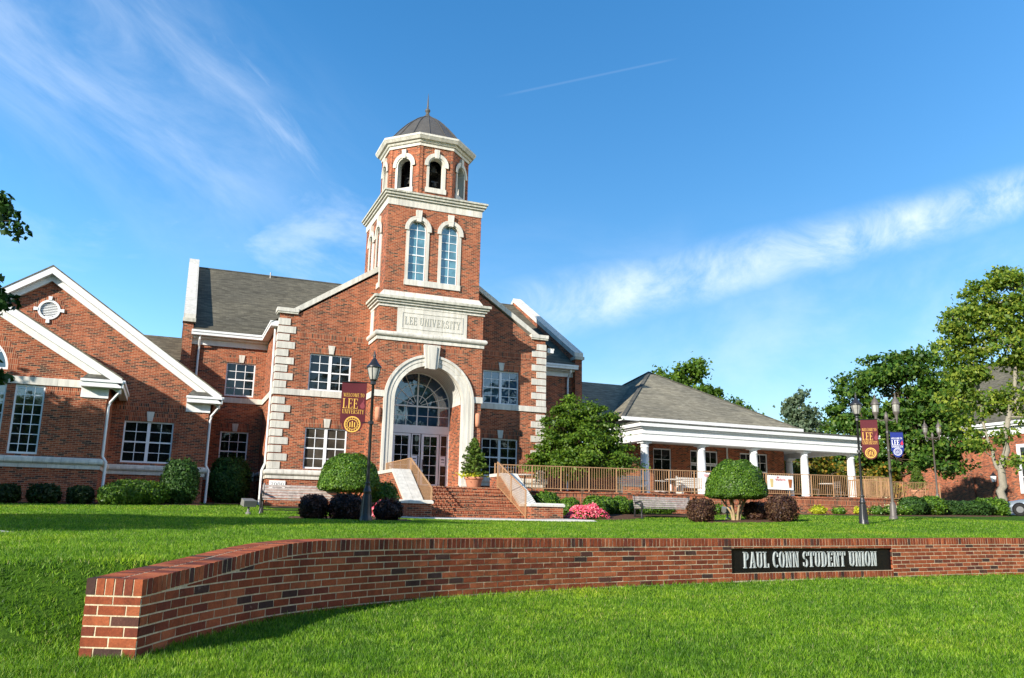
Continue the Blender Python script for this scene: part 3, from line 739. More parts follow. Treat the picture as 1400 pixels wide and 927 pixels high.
    s = 0.069
    while s < WLEN - 0.06:
        for t0, t1 in ((-.005, .174), (.191, .370)):
            brick(capm, s, s + .0560, t0, t1, cap_z(s) - .1, cap_z(s) + random.uniform(-.001, .001), cap_z(s + .0560) + random.uniform(-.001, .001))
        s += .0672
    capm.build('coping', wall, tones=True)
    pan = MB().use('sign_black'); n = 12
    for i in range(n):
        a, b = sg0 + (sg1 - sg0) * i / n, sg0 + (sg1 - sg0) * (i + 1) / n
        pan.hexa([wall_at(a, .035, SZ0 + .002), wall_at(b, .035, SZ0 + .002), wall_at(b, .058, SZ0 + .002), wall_at(a, .058, SZ0 + .002)], [wall_at(a, .035, SZ1 - .002), wall_at(b, .035, SZ1 - .002), wall_at(b, .058, SZ1 - .002), wall_at(a, .058, SZ1 - .002)])
    p = pan.build('name_panel', wall)
    let = MB().use('letter_silver')
    u0, u1 = s_of_x(8.01), s_of_x(11.02); k = 0
    for uc, Q in text_quads('PAUL CONN STUDENT UNION', 0.232, u1 - u0, 0.1, 0.36):
        for qd in Q:
            ar = sum(qd[i][0] * qd[(i + 1) % 4][1] - qd[(i + 1) % 4][0] * qd[i][1] for i in range(4))
            if ar < 0: qd = qd[::-1]
            k += 1; d = 0.012 - 0.0003 * (k % 8)
            P = [wall_at(u0 + uc + x, d, 0.338 + y) for x, y in qd]; Qb = [wall_at(u0 + uc + x, .036, 0.338 + y) for x, y in qd]
            let.face(P)
            for i in range(4):
                j = (i + 1) % 4; let.face([Qb[i], Qb[j], P[j], P[i]])
    let.build('lettering', p)
build_sign_wall()

# ------------------------------------------------------------------ the hall
hall = thing('brick_hall', 'large red brick hall with domed bell tower, gabled wings and white columned porch', 'building', (10.555, 36, 0.9))
TX = 10.555; YT, YG, YR, YA, YB = 36.0, 37.6, 42.0, 38.9, 35.2
FT, FG, FRc, FA, FB_ = front(YT), front(YG), front(YR), front(YA), front(YB)
def part(mb, name, parent=hall, **k): return mb.build(name, parent)

def window(F, u0, u1, v0, v1, cols, rows, depth=0.11, lights=1, glass='glass', meet=True, parent=hall, fr=0.055, name='window'):
    """sash window: white frame with glazing bars, each window a part, its panes a sub-part"""
    f = MB().use('window_white'); w = -depth
    W = (u1 - u0) / lights
    fo = 0.075
    f.prism(F, rect(u0, u1, v0, v0 + fo), w, w + .05); f.prism(F, rect(u0, u1, v1 - fo * .8, v1), w, w + .05)
    f.prism(F, rect(u0, u0 + fo * .8, v0 + fo, v1 - fo * .8), w, w + .05); f.prism(F, rect(u1 - fo * .8, u1, v0 + fo, v1 - fo * .8), w, w + .05)
    for k in range(1, lights): f.prism(F, rect(u0 + W * k - .065, u0 + W * k + .065, v0 + fo, v1 - fo * .8), w, w + .052)
    for l in range(lights):
        a, b = u0 + W * l + .03, u0 + W * (l + 1) - .03
        for c in range(1, cols): f.prism(F, rect(a + (b - a) * c / cols - .014, a + (b - a) * c / cols + .014, v0 + .05, v1 - .05), w, w + .024)
        for r_ in range(1, rows):
            h = .014 if not (meet and r_ == rows // 2) else .03
            z = v0 + (v1 - v0) * r_ / rows
            f.prism(F, rect(a, b, z - h, z + h), w, w + (.0255 if h < .02 else .04))
    o = part(f, name, parent)
    p = MB().use(glass); p.prism(F, rect(u0 + .01, u1 - .01, v0 + .01, v1 - .01), w - .04, w + .006); p.build('pane', o)
    return o
def keystone(F, uc, v0, v1, w, wb=None, out=0.05, parent=hall):
    wb = wb or w * 0.66
    k = MB().use('stone'); k.prism(F, [(uc - wb / 2, v0), (uc + wb / 2, v0), (uc + w / 2, v1), (uc - w / 2, v1)], -.02, out); return part(k, 'keystone', parent)
def jack_arch(mb, F, u0, u1, v0, h=0.36, sp=0.14):
    mb.use('brick_soldier'); mb.prism(F, [(u0 - .02, v0), (u1 + .02, v0), (u1 + sp, v0 + h), (u0 - sp, v0 + h)], -.02, .006); mb.use('brick')

# ---- main front gable wall
gw = MB().use('brick')
WINS = [(5.40, 7.27, 6.38, 8.05), (5.42, 7.27, 2.92, 4.73), (13.68, 15.55, 6.35, 8.0), (13.70, 15.55, 2.9, 4.70)]
out = [(3.96, .6), (16.97, .6), (16.97, 9.74), (16.35, 9.74), (TX, 13.62), (4.72, 9.74), (3.96, 9.74)]
gw.panel(FG, out, [rect(*w) for w in WINS] + [rect(8.5, 12.6, 1.6, 8.4)], 0, .13)
for w in WINS: jack_arch(gw, FG, w[0], w[1], w[3])
gw.use('brick_soldier'); gw.prism(FG, rect(4.72, 8.07, 8.66, 8.98), -.02, .005); gw.prism(FG, rect(13.03, 16.3, 8.66, 8.98), -.02, .005); gw.use('brick')
for sx, x in ((1, 3.96), (-1, 16.97)):
    F = left(x) if sx == 1 else rightf(x)
    u = (-YR, -YG) if sx == 1 else (YG, YR)
    gw.panel(F, rect(u[0], u[1], .6, 9.4))
part(gw, 'gable_wall')
for i, w in enumerate(WINS):
    window(FG, *w, cols=2, rows=4, lights=2, glass=('glass', 'glass_blind', 'glass_sky_tint', 'glass')[i], depth=.12)
    keystone(FG, (w[0] + w[1]) / 2, w[3] + .01, w[3] + .40, .30)
# raking coping of the front gable
cp = MB().use('stone')
for sx in (1, -1):
    e, a = (4.55, 9.74), (TX, 13.72)
    if sx == -1: e, a = (2 * TX - 4.55, 9.74), (TX, 13.72)
    pts = [e, a, (a[0], a[1] + .27), (e[0], e[1] + .27)]
    if sx == -1: pts = [(p[0], p[1]) for p in pts][::-1]
    cp.prism(FG, pts, -.34, .07)
part(cp, 'coping')
for sx, x in ((1, 3.96), (-1, 16.97)):
    z = 2.87; k = 0
    F2 = left(x) if sx == 1 else rightf(x)
    while z < 9.45:
        top = z + .30
        if not (z < 6.38 and top > 6.08):
            L = .74 if k % 2 else .48
            a, b = (x - .035, x + L) if sx == 1 else (x - L, x + .035)
            d = .3 if k % 2 else .5
            q = MB().use('stone'); q.box(a, b, YG - .04, YG + d, z, top); part(q, 'quoin')
        else:
            z = 6.40 - .352
        z += .352; k += 1
    c = MB().use('stone_weathered_shade'); a, b = (x - .1, x + .78) if sx == 1 else (x - .78, x + .1)
    c.box(a, b, YG - .1, YG + .5, 9.74, 9.82); c.use('stone'); c.box(a - .04, b + .02, YG - .13, YG + .52, 9.82, 9.99); part(c, 'quoin_cap')
# belts and water table of the front block
for q in ((3.90, 8.07, YG - .06, YG + .05, 6.10, 6.37), (13.03, 17.03, YG - .06, YG + .05, 6.10, 6.37), (3.90, 3.98, YG + .05, YR, 6.10, 6.37), (16.95, 17.03, YG + .05, YR, 6.10, 6.37), (.5, 3.90, YR - .06, YR + .05, 6.11, 6.36), (17.03, 20.6, YR - .06, YR + .05, 6.11, 6.36)):
    bt = MB().use('stone'); bt.box(*q); part(bt, 'belt_course')
def water_table(mb, x0, x1, y, side_l=None, side_r=None):
    """rounded stone course with a flat one under it, running along the front and optionally back along each side"""
    prof = [(0.02, 2.45), (.055, 2.45), (.055, 2.60), (.10, 2.61), (.145, 2.66), (.15, 2.72), (.13, 2.79), (.08, 2.84), (.02, 2.86)]
    rows = []
    path = []
    if side_l: path.append((x0, side_l, -1, 0))
    path += [(x0, y, -1, -1), (x1, y, 1, -1)]
    if side_r: path.append((x1, side_r, 1, 0))
    if not side_l: path[0] = (x0, y, 0, -1)
    if not side_r: path[-1] = (x1, y, 0, -1)
    for px, py, dx, dy in path: rows.append([(px + dx * w, py + dy * w, z) for w, z in prof])
    mb.grid([r[::-1] for r in rows]); mb.face(rows[0]); mb.face(rows[-1][::-1])
for q in ((3.96, 8.0, YG, YR, None), (13.1, 16.97, YG, None, YR), (1.42, 3.8, YR)):
    wt = MB().use('stone'); water_table(wt, *q); part(wt, 'water_table')
# ---- recessed walls either side and the end parapets
RW = [(2.13, 3.47, 6.44, 8.07), (2.13, 3.40, 2.88, 4.74)]
for mir in (0, 1):
    mx = (lambda x: 2 * TX - x) if mir else (lambda x: x)
    rw = MB().use('brick')
    ws = [(min(mx(a), mx(b)), max(mx(a), mx(b)), c, d) for a, b, c, d in RW]
    x0, x1 = sorted((mx(.46), mx(3.96)))
    rw.panel(FRc, rect(x0, x1, .8, 9.2), [rect(*w) for w in ws], 0, .13)
    for w in ws: jack_arch(rw, FRc, w[0], w[1], w[3])
    part(rw, 'recess_wall')
    for w in ws:
        window(FRc, *w, cols=3, rows=4, glass='glass', depth=.12); keystone(FRc, (w[0] + w[1]) / 2, w[3] + .01, w[3] + .38, .28)
    # frieze, gutter, downspout
    fz = MB().use('white_paint'); fz.box(x0, x1, YR - .05, YR + .02, 8.80, 9.16); fz.box(x0, x1, YR - .30, YR - .05, 9.08, 9.16); part(fz, 'frieze')
    g = MB().use('white_paint')
    gx0, gx1 = sorted((mx(.40), mx(3.62)))
    g.box(gx0, gx1, YR - .62, YR - .30, 9.17, 9.30); g.box(gx0, gx1, YR - .66, YR - .33, 9.303, 9.40)
    e0, e1 = sorted((mx(3.62), mx(3.95)))
    g.box(e0, e1, YG + .15, YR - .30, 9.17, 9.30); g.box(e0 - (.03 if not mir else 0), e1 + (.03 if mir else 0), YG + .15, YR - .33, 9.303, 9.40)
    part(g, 'gutter')
    d = MB().use('white_paint'); xd = mx(.80)
    d.tube([(xd, YR - .48, 9.18), (xd, YR - .45, 9.0), (xd, YR - .12, 8.7), (xd, YR - .09, 8.5), (xd, YR - .09, 1.3)], .052, 6); part(d, 'downspout')
    if not mir:
        d = MB().use('white_paint'); d.tube([(3.86, YG + .5, 9.18), (3.87, YG + .4, 6.5), (3.87, YG + .4, 3.1), (3.75, YG + .35, 2.8), (3.74, YG + .35, 1.0)], .055, 6); part(d, 'downspout')
    # end parapet wall
    px0, px1 = sorted((mx(.04), mx(.46)))
    pw = MB().use('brick')
    prof = [(41.65, .8), (60.4, .8), (60.4, 9.95), (51, 15.35), (41.65, 9.95)]
    pw.prism(rightf(px1), [(a, b) for a, b in prof], -(px1 - px0), 0)
    pw.panel(left(px0), [(-a, b) for a, b in prof][::-1]); part(pw, 'end_parapet')
    pc = MB().use('stone'); c0, c1 = px0 - .06, px1 + .06
    for (ya, za), (yb, zb) in (((41.62, 10.0), (51.0, 15.38)), ((60.4, 10.0), (51.0, 15.38))):
        pc.hexa([(c0, ya, za - .1), (c1, ya, za - .1), (c1, yb, zb - .1), (c0, yb, zb - .1)] if yb > ya else [(c0, yb, zb - .1), (c1, yb, zb - .1), (c1, ya, za - .1), (c0, ya, za - .1)],
                [(c0, ya, za + .18), (c1, ya, za + .18), (c1, yb, zb + .18), (c0, yb, zb + .18)] if yb > ya else [(c0, yb, zb + .18), (c1, yb, zb + .18), (c1, ya, za + .18), (c0, ya, za + .18)])
    pc.use('stone_weathered_shade'); pc.box(c0 - .02, c1 + .02, 41.5, 42.1, 9.78, 9.95); part(pc, 'parapet_coping')
bk = MB().use('brick'); bk.box(.3, 20.8, 59.8, 60.2, .8, 9.3); part(bk, 'rear_wall')
# main roof and the front gable's own roof
mr = MB().use('shingles')
zr = lambda y: 9.36 + (y - 41.4) * .592
mr.face([(.46, 41.4, 9.36), (20.65, 41.4, 9.36), (20.65, 51, zr(51)), (.46, 51, zr(51))]); mr.face([(20.65, 60.6, 9.36), (.46, 60.6, 9.36), (.46, 51, zr(51)), (20.65, 51, zr(51))])
zg = 13.58; ye = 41.4 + (zg - 9.36) / .592
sl = (zg - 9.38) / (TX - 3.7)
mr.face([(3.6, 37.72, 9.32), (3.6, 41.38, 9.32), (TX, ye, zg), (TX, 37.72, zg)][::-1]); mr.face([(2 * TX - 3.6, 37.72, 9.32), (2 * TX - 3.6, 41.38, 9.32), (TX, ye, zg), (TX, 37.72, zg)])
mr.use('shingles_dark'); mr.tube([(.5, 51, zr(51) + .01), (20.6, 51, zr(51) + .01)], .07, 6)
mr.use('black_metal'); mr.tube([(4.6, 50.7, zr(50.7) - .1), (4.6, 50.7, zr(50.7) + .35)], .04, 6)
part(mr, 'roof')

# ---- tower
tw = MB().use('brick'); TL, TR = 8.07, 13.03
AR = 1.6; AS = 6.03
inner = [(TX - AR - .03, 2.0), (TX + AR + .03, 2.0)] + arcring(TX, AS, AR + .03, 28)
tw.panel(FT, rect(TL, TR, .6, 8.66), [inner], 0, .3)
tw.panel(left(TL), rect(-41, -YT, .6, 8.66)); tw.panel(rightf(TR), rect(YT, 41, .6, 8.66))
tw.use('brick_soldier'); tw.prism(FT, rect(TL + .9, TR - .9, 8.28, 8.655), -.02, .006)   # soldier band over the arch
tw.use('brick')
tw.box(TL + .04, TR - .04, YT + .04, 41, 8.66, 10.3)
tw.panel(FT, rect(TL, 8.90, 9.05, 10.22)); tw.panel(FT, rect(12.22, TR, 9.05, 10.22)); tw.panel(left(TL), rect(-37.0, -YT, 9.05, 10.22)); tw.panel(rightf(TR), rect(YT, 41, 9.05, 10.22)); tw.panel(left(TL), rect(-41, -39.7, 9.05, 10.22))
UL, UR, UY, UB = 8.27, 12.84, 36.17, 40.75
def win2(F, c0, c1, off=0):
    return [[(c - .41, 11.61), (c + .41, 11.61)] + arcring(c, 14.07, .41, 16) for c in (c0, c1)]
FU = front(UY); FUL = left(UL); FUR = rightf(UR)
cF = (9.73, 11.30); cy = (UY + UB) / 2; cL = (-cy - .78, -cy + .78); cR = (cy - .78, cy + .78)
for F, c, a, b in ((FU, cF, UL, UR), (FUL, cL, -UB, -UY), (FUR, cR, UY, UB)):
    tw.panel(F, rect(a, b, 10.6, 15.2), win2(F, *c), 0, .14)
tw.panel(Fr((0, UB, 0), (-1, 0, 0), (0, 1, 0)), rect(-UR, -UL, 10.6, 15.2))
tower = part(tw, 'tower')
for F, c in ((FU, cF), (FUL, cL), (FUR, cR)):
    for uc in c:
        f = MB().use('window_white'); w = -.12
        o_ = archpts(uc, 11.61, .41, 14.07, 16); i_ = [(uc - .378, 11.65), (uc + .378, 11.65)] + arcring(uc, 14.07, .378, 16)
        f.band(F, o_, i_, w, w + .05, True)
        f.prism(F, rect(uc - .013, uc + .013, 11.66, 14.44), w, w + .025)
        for k in range(1, 7):
            z = 11.61 + k * .41; h = .013 if k != 3 else .028
            f.prism(F, rect(uc - .39, uc + .39, z - h, z + h), w, w + (.0265 if k != 3 else .04))
        wo = part(f, 'arched_window')
        p = MB().use('glass_teal'); p.prism(F, archpts(uc, 11.62, .40, 14.07, 16), w - .03, w + .005); p.build('pane', wo)
        t = MB().use('stone')
        t.band(F, [(uc + .55, 11.6)] + arcring(uc, 14.07, .55, 18) + [(uc - .55, 11.6)], [(uc + .41, 11.6)] + arcring(uc, 14.07, .41, 18) + [(uc - .41, 11.6)], -.02, .05)
        t.band(F, [(uc + .635, 13.98)] + arcring(uc, 14.07, .635, 18) + [(uc - .635, 13.98)], [(uc + .46, 13.98)] + arcring(uc, 14.07, .46, 18) + [(uc - .46, 13.98)], .052, .11)
        t.prism(F, [(uc - .1, 14.42), (uc + .1, 14.42), (uc + .145, 14.98), (uc - .145, 14.98)], -.02, .15)
        t.build('window_surround', wo)
    s = MB().use('stone'); s.prism(F, rect(c[0] - .57, c[1] + .57, 11.34, 11.598), -.02, .07)
    s.prism(F, rect(c[0] + .552, c[1] - .552, 11.6, 11.62), -.02, .05) if c[1] - c[0] > 1.2 else None
    part(s, 'sill')
def ledge(mb, x0, x1, y0, y1, z0, z1, ov):
    mb.box(x0 - ov, x1 + ov, y0 - ov, y1, z0, z1)
c = MB().use('stone'); ledge(c, UL, UR, UY, UB + .02, 15.12, 15.48, .035); ledge(c, UL, UR, UY, UB + .1, 15.482, 15.58, .12); c.use('stone_weathered_shade'); ledge(c, UL, UR, UY, UB + .18, 15.582, 15.70, .2); ledge(c, UL, UR, UY, UB + .24, 15.702, 15.79, .26)
part(c, 'cornice')
c = MB().use('stone'); ledge(c, TL, TR, YT, 41, 10.20, 10.34, .05); ledge(c, TL, TR, YT, 41, 10.342, 10.44, .14); c.use('stone_weathered_shade'); ledge(c, TL, TR, YT, 41, 10.442, 10.54, .22); ledge(c, TL, TR, YT, 41, 10.542, 10.66, .30)
c.use('stone'); c.hexa([(TL - .04, YT - .04, 10.66), (TR + .02, YT - .04, 10.66), (TR + .02, 41, 10.66), (TL - .04, 41, 10.66)], [(UL - .02, UY - .02, 11.0), (UR + .02, UY - .02, 11.0), (UR + .02, UB + .02, 11.0), (UL - .02, UB + .02, 11.0)])
part(c, 'cornice')
c = MB().use('stone'); ledge(c, TL, TR, YT, 41, 8.66, 8.84, .06)
rows = []
for w, z in [(0.02, 8.842), (.13, 8.842), (.17, 8.89), (.18, 8.95), (.165, 9.01), (.12, 9.05), (.02, 9.06)]:
    rows.append([(TL - w, 41, z), (TL - w, YT - w, z), (TR + w, YT - w, z), (TR + w, 41, z)])
c.grid(rows); part(c, 'ledge')
# inscribed stone
n = MB().use('stone'); n.prism(FT, rect(8.90, 12.22, 9.05, 10.21), -.02, .03)
n.band(FT, [(9.1, 9.25), (12.02, 9.25), (12.02, 10.03), (9.1, 10.03)], [(9.15, 9.30), (11.97, 9.30), (11.97, 9.98), (9.15, 9.98)], .03, .05, True)
ns = part(n, 'name_stone')
l = MB().use('stone_weathered_shade'); text_into(l, FT, 'LEE UNIVERSITY', 9.24, 9.45, .36, 2.64, .018, .028, .12, .3); l.build('lettering', ns)  # darker stone stands in for the shade inside cut letters
n = MB().use('stone'); n.prism(FUL if False else left(TL), rect(-39.7, -37.0, 9.05, 10.21), -.02, .03); part(n, 'name_stone')
# impost band
for q in (((TL - .05, TX - 2.09, YT - .06, YT + .02), (TL - .05, TL + .02, YT + .02, YG)), ((TX + 2.09, TR + .05, YT - .06, YT + .02), (TR - .02, TR + .05, YT + .02, YG))):
    b = MB().use('stone')
    for e in q: b.box(*e, 6.10, 6.38)
    part(b, 'impost_band')
wt2 = MB().use('stone'); water_table(wt2, TL, TX - 2.1, YT, YG, None); part(wt2, 'water_table')
# great entrance arch
a = MB().use('stone')
def archband(r0, r1, w0, w1, z0=2.36):
    a.band(FT, [(TX + r1, z0)] + arcring(TX, AS, r1, 36) + [(TX - r1, z0)], [(TX + r0, z0)] + arcring(TX, AS, r0, 36) + [(TX - r0, z0)], w0, w1)
archband(1.6, 1.80, -.3, .05); archband(1.802, 1.98, -.02, .075); archband(1.982, 2.10, -.02, .13)
a.box(TX - 2.13, TX - 1.58, YT - .15, YT + .1, 2.05, 2.36); a.box(TX + 1.58, TX + 2.13, YT - .15, YT + .1, 2.05, 2.36)
ea = part(a, 'entrance_arch')
k = MB().use('stone'); k.prism(FT, [(TX - .27, 7.5), (TX + .27, 7.5), (TX + .38, 8.57), (TX - .38, 8.57)], -.02, .20); k.prism(FT, [(TX - .14, 7.46), (TX + .14, 7.46), (TX + .2, 8.5), (TX - .2, 8.5)], .2, .27); k.build('keystone', ea)
# recess: brick jambs, pale boarded vault
YD = 37.95
for sx in (-1, 1):
    j = MB().use('brick'); x = TX + sx * AR
    j.face([(x, YT + .3, 2.0), (x, YD + .3, 2.0), (x, YD + .3, AS), (x, YT + .3, AS)] if sx < 0 else [(x, YD + .3, 2.0), (x, YT + .3, 2.0), (x, YT + .3, AS), (x, YD + .3, AS)]); part(j, 'jamb')
v = MB().use('soffit'); rows = []
NB = 9
for i in range(NB):
    y0, y1 = YT + .3 + (YD - YT) * i / NB, YT + .3 + (YD - YT) * (i + 1) / NB
    v.grid([[(x, y0 + .006, z) for x, z in arcring(TX, AS, AR - .01, 28)], [(x, y1 - .012, z) for x, z in arcring(TX, AS, AR - .01, 28)]])
    v.grid([[(x, y1 - .012, z) for x, z in arcring(TX, AS, AR - .01, 28)], [(x, y1 + .006, z) for x, z in arcring(TX, AS, AR + .012, 28)]])
part(v, 'vault')
FD = front(YD)
# fanlight and transom
f = MB().use('window_white')
f.band(FD, arcring(TX, AS, AR, 32), arcring(TX, AS, AR - .06, 32), -.02, .05)
f.prism(FD, rect(TX - AR, TX + AR, AS - .04, AS + .03), -.02, .05)
f.prism(FD, rect(TX - .03, TX + .03, 5.12, AS + AR - .02), -.02, .052)
for r_ in (.5, 1.05): f.band(FD, arcring(TX, AS, r_ + .013, 28), arcring(TX, AS, r_ - .013, 28), -.02, .03)
for ang in (18, 42, 66, 114, 138, 162):
    ca, sa = math.cos(R(ang)), math.sin(R(ang)); f.prism(FD, [(TX + .2 * ca + .013 * sa, AS + .2 * sa - .013 * ca), (TX + 1.56 * ca + .013 * sa, AS + 1.56 * sa - .013 * ca), (TX + 1.56 * ca - .013 * sa, AS + 1.56 * sa + .013 * ca), (TX + .2 * ca - .013 * sa, AS + .2 * sa + .013 * ca)], -.02, .0315)
for x in (-1.06, -.53, .53, 1.06): f.prism(FD, rect(TX + x - .013, TX + x + .013, 5.14, AS - .04), -.02, .03)
f.prism(FD, rect(TX - AR, TX + AR, 5.56, 5.586), -.02, .0285)
for sx in (-1, 1): f.prism(FD, rect(TX + sx * AR - (.06 if sx > 0 else 0), TX + sx * AR + (.06 if sx < 0 else 0), 2.2, AS - .04), -.02, .06)
f.prism(FD, rect(TX - AR + .06, TX + AR - .06, 4.76, 5.13), -.03, .055)
fo = part(f, 'fanlight')
p = MB().use('glass_sky_tint'); p.prism(FD, [(TX - AR + .02, 5.1), (TX + AR - .02, 5.1)] + arcring(TX, AS, AR - .02, 28), -.08, .0); p.build('pane', fo)
# doors and sidelights
def door(u0, u1, cols, rows, name, fr):
    d = MB().use('window_white')
    d.prism(FD, rect(u0, u1, 2.22, 2.22 + fr * 2), -.03, .045); d.prism(FD, rect(u0, u1, 4.74 - fr, 4.74), -.03, .045)
    d.prism(FD, rect(u0, u0 + fr, 2.22 + 2 * fr, 4.74 - fr), -.03, .045); d.prism(FD, rect(u1 - fr, u1, 2.22 + 2 * fr, 4.74 - fr), -.03, .045)
    for k in range(1, cols): d.prism(FD, rect(u0 + (u1 - u0) * k / cols - .012, u0 + (u1 - u0) * k / cols + .012, 2.3, 4.7), -.03, .02)
    for k in range(1, rows): z = 2.4 + 2.25 * k / rows; d.prism(FD, rect(u0 + fr, u1 - fr, z - .012, z + .012), -.03, .0215)
    o = part(d, name); p = MB().use('glass'); p.prism(FD, rect(u0 + .02, u1 - .02, 2.24, 4.72), -.06, .004); p.build('pane', o)
    return o
d1 = door(9.44, 10.30, 2, 5, 'door', .11); door(10.34, 10.76, 1, 5, 'sidelight', .05); d2 = door(10.82, 11.68, 2, 5, 'door', .11); door(11.72, 12.10, 1, 5, 'sidelight', .05); door(9.02, 9.40, 1, 5, 'sidelight', .05)
for d_, x in ((d1, 10.22), (d2, 10.90)):
    h = MB().use('bronze_metal'); h.tube([(x, YD - .05, 3.1), (x, YD - .11, 3.14), (x, YD - .11, 3.5), (x, YD - .05, 3.54)], .018, 6); h.build('handle', d_)
for u in (10.40, 11.76):
    n = MB().use('paper'); n.prism(FD, rect(u, u + .26, 3.32, 3.72), .01, .016); n.use('print_grey'); n.prism(FD, rect(u + .05, u + .21, 3.56, 3.62), .016, .018); n.prism(FD, rect(u + .05, u + .21, 3.45, 3.48), .016, .018); part(n, 'door_notice')
for x in (8.23, 12.86):
    s = MB().use('terracotta'); prof = [(.02, 0), (.12, .03), (.15, .2), (.16, .5), (.13, .62), (.02, .64)]
    s.sm = True; s.lathe(prof, (x, YT - .02, 5.0), 12, squash=(.8, 1)); part(s, 'wall_sconce')
# tower interior floor for the recess
fl = MB().use('concrete'); fl.box(TX - AR, TX + AR, YT, YD + .3, 2.0, 2.2); part(fl, 'threshold')
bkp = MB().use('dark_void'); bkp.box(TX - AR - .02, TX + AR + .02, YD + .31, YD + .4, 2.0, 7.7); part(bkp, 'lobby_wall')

# ---- octagonal belfry
OC = Vector((TX, 38.40, 0)); AP = 1.99
bf = MB().use('brick'); frames = []
for k in range(8):
    n = Vector((math.sin(k * math.pi / 4), -math.cos(k * math.pi / 4), 0)); u = Vector((-n.y, n.x, 0))
    frames.append(Fr(OC + n * AP, u, n))
hs_ = AP * math.tan(math.pi / 8)
for F in frames:
    bf.panel(F, rect(-hs_, hs_, 15.79, 18.4), [[(-.35, 16.33), (.35, 16.33)] + arcring(0, 17.50, .35, 16)], 0, .30, 'stone')
    for sx in (-1, 1): bf.prism(F, rect(*sorted((sx * hs_, sx * (hs_ - .14))), 15.79, 18.4), -.02, .035)
bf.use('dark_void')  # black core painted in for the unlit inside of the belfry
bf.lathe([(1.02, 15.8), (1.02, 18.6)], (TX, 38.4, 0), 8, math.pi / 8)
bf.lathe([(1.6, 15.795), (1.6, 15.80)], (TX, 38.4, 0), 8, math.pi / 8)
belf = part(bf, 'belfry')
for F in frames:
    t = MB().use('stone')
    t.band(F, [(.47, 16.33)] + arcring(0, 17.50, .47, 16) + [(-.47, 16.33)], [(.35, 16.33)] + arcring(0, 17.50, .35, 16) + [(-.35, 16.33)], -.02, .05)
    t.band(F, [(.60, 17.42)] + arcring(0, 17.50, .60, 16) + [(-.60, 17.42)], [(.42, 17.42)] + arcring(0, 17.50, .42, 16) + [(-.42, 17.42)], .052, .10)
    t.prism(F, [(-.09, 17.84), (.09, 17.84), (.12, 18.28), (-.12, 18.28)], -.02, .14)
    t.prism(F, rect(-.52, .52, 16.08, 16.328), -.02, .07); t.build('arch_surround', belf)
def octring(ap, z): 
    r = ap / math.cos(math.pi / 8); return [(TX + r * math.cos(math.pi / 8 + k * math.pi / 4), 38.4 + r * math.sin(math.pi / 8 + k * math.pi / 4), z) for k in range(8)]
oc = MB().use('stone')
pr_ = [(1.9, 18.40), (2.06, 18.40), (2.06, 18.54), (2.12, 18.56), (2.16, 18.62), (2.16, 18.66), (2.26, 18.68), (2.34, 18.80), (2.36, 18.82), (2.36, 18.92), (1.7, 18.97)]
for (r0, z0), (r1, z1) in zip(pr_[:-1], pr_[1:]):
    A_, B_ = octring(r0, z0), octring(r1, z1)
    for i in range(8): j_ = (i + 1) % 8; oc.face([A_[i], A_[j_], B_[j_], B_[i]])
oc.build('cornice', belf)
dm = MB().use('metal_roof')
prof = [(2.30, 18.93), (2.06, 19.10), (1.76, 19.45), (1.44, 19.86), (1.10, 20.24), (.76, 20.55), (.46, 20.76), (.26, 20.86), (.02, 20.9)]
dn = 16
dm.sm = False
rows = [[(TX + r * math.cos(2 * math.pi * (k + .5) / dn), 38.4 + r * math.sin(2 * math.pi * (k + .5) / dn), z) for k in range(dn)] for r, z in prof]
dm.grid(rows, True)
for k in range(dn):
    a_ = 2 * math.pi * (k + .5) / dn; dm.tube([(TX + (r + .012) * math.cos(a_), 38.4 + (r + .012) * math.sin(a_), z + .012) for r, z in prof[:-1]], .022, 4)
dome = part(dm, 'dome')
fi = MB().use('metal_roof'); fi.sm = True
fi.lathe([(.30, 20.86), (.28, 20.92), (.15, 21.0), (.09, 21.12), (.085, 21.22), (.13, 21.27), (.14, 21.33), (.10, 21.40), (.05, 21.44), (.045, 21.6), (.03, 21.9), (.004, 22.3)], (TX, 38.4, 0), 12); fi.build('finial', dome)

# ---- gabled wings
def rake(mb, F_y, x_end, z_end, x_ap, z_ap, depth=.45, mirror=True):
    """white raking cornice of a gable: stepped boards following both slopes"""
    sides = [1, -1] if mirror else [1]
    for sx in sides:
        xe = x_end if sx == 1 else 2 * x_ap - x_end
        for dz0, dz1, y0, y1 in ((-.36, -.05, F_y - depth, F_y + .0), (-.62, -.362, F_y - .16, F_y + .05)):
            e0, e1, a0, a1 = z_end + dz0, z_end + dz1, z_ap + dz0, z_ap + dz1
            P = [(xe, e0), (x_ap, a0), (x_ap, a1), (xe, e1)]
            if xe > x_ap: P = P[::-1]
            mb.prism(front(y0), P, -(y1 - y0), 0)
            mb.face([(P[k][0], y1, P[k][1]) for k in (3, 2, 1, 0)])
def wing(y, xc, half, z_eave, z_ap, x_end, ylen, holes, name):
    F = front(y); mb = MB().use('brick')
    sl = (z_ap - z_eave) / (x_end - xc)
    zc = z_ap - sl * half - .55
    mb.panel(F, [(xc - half, .8), (xc + half, .8), (xc + half, zc), (xc, z_ap - .55), (xc - half, zc)], holes, 0, .13)
    mb.panel(rightf(xc + half), rect(y, ylen, .8, z_eave - .3)); mb.panel(left(xc - half), rect(-ylen, -y, .8, z_eave - .3))
    return F, mb
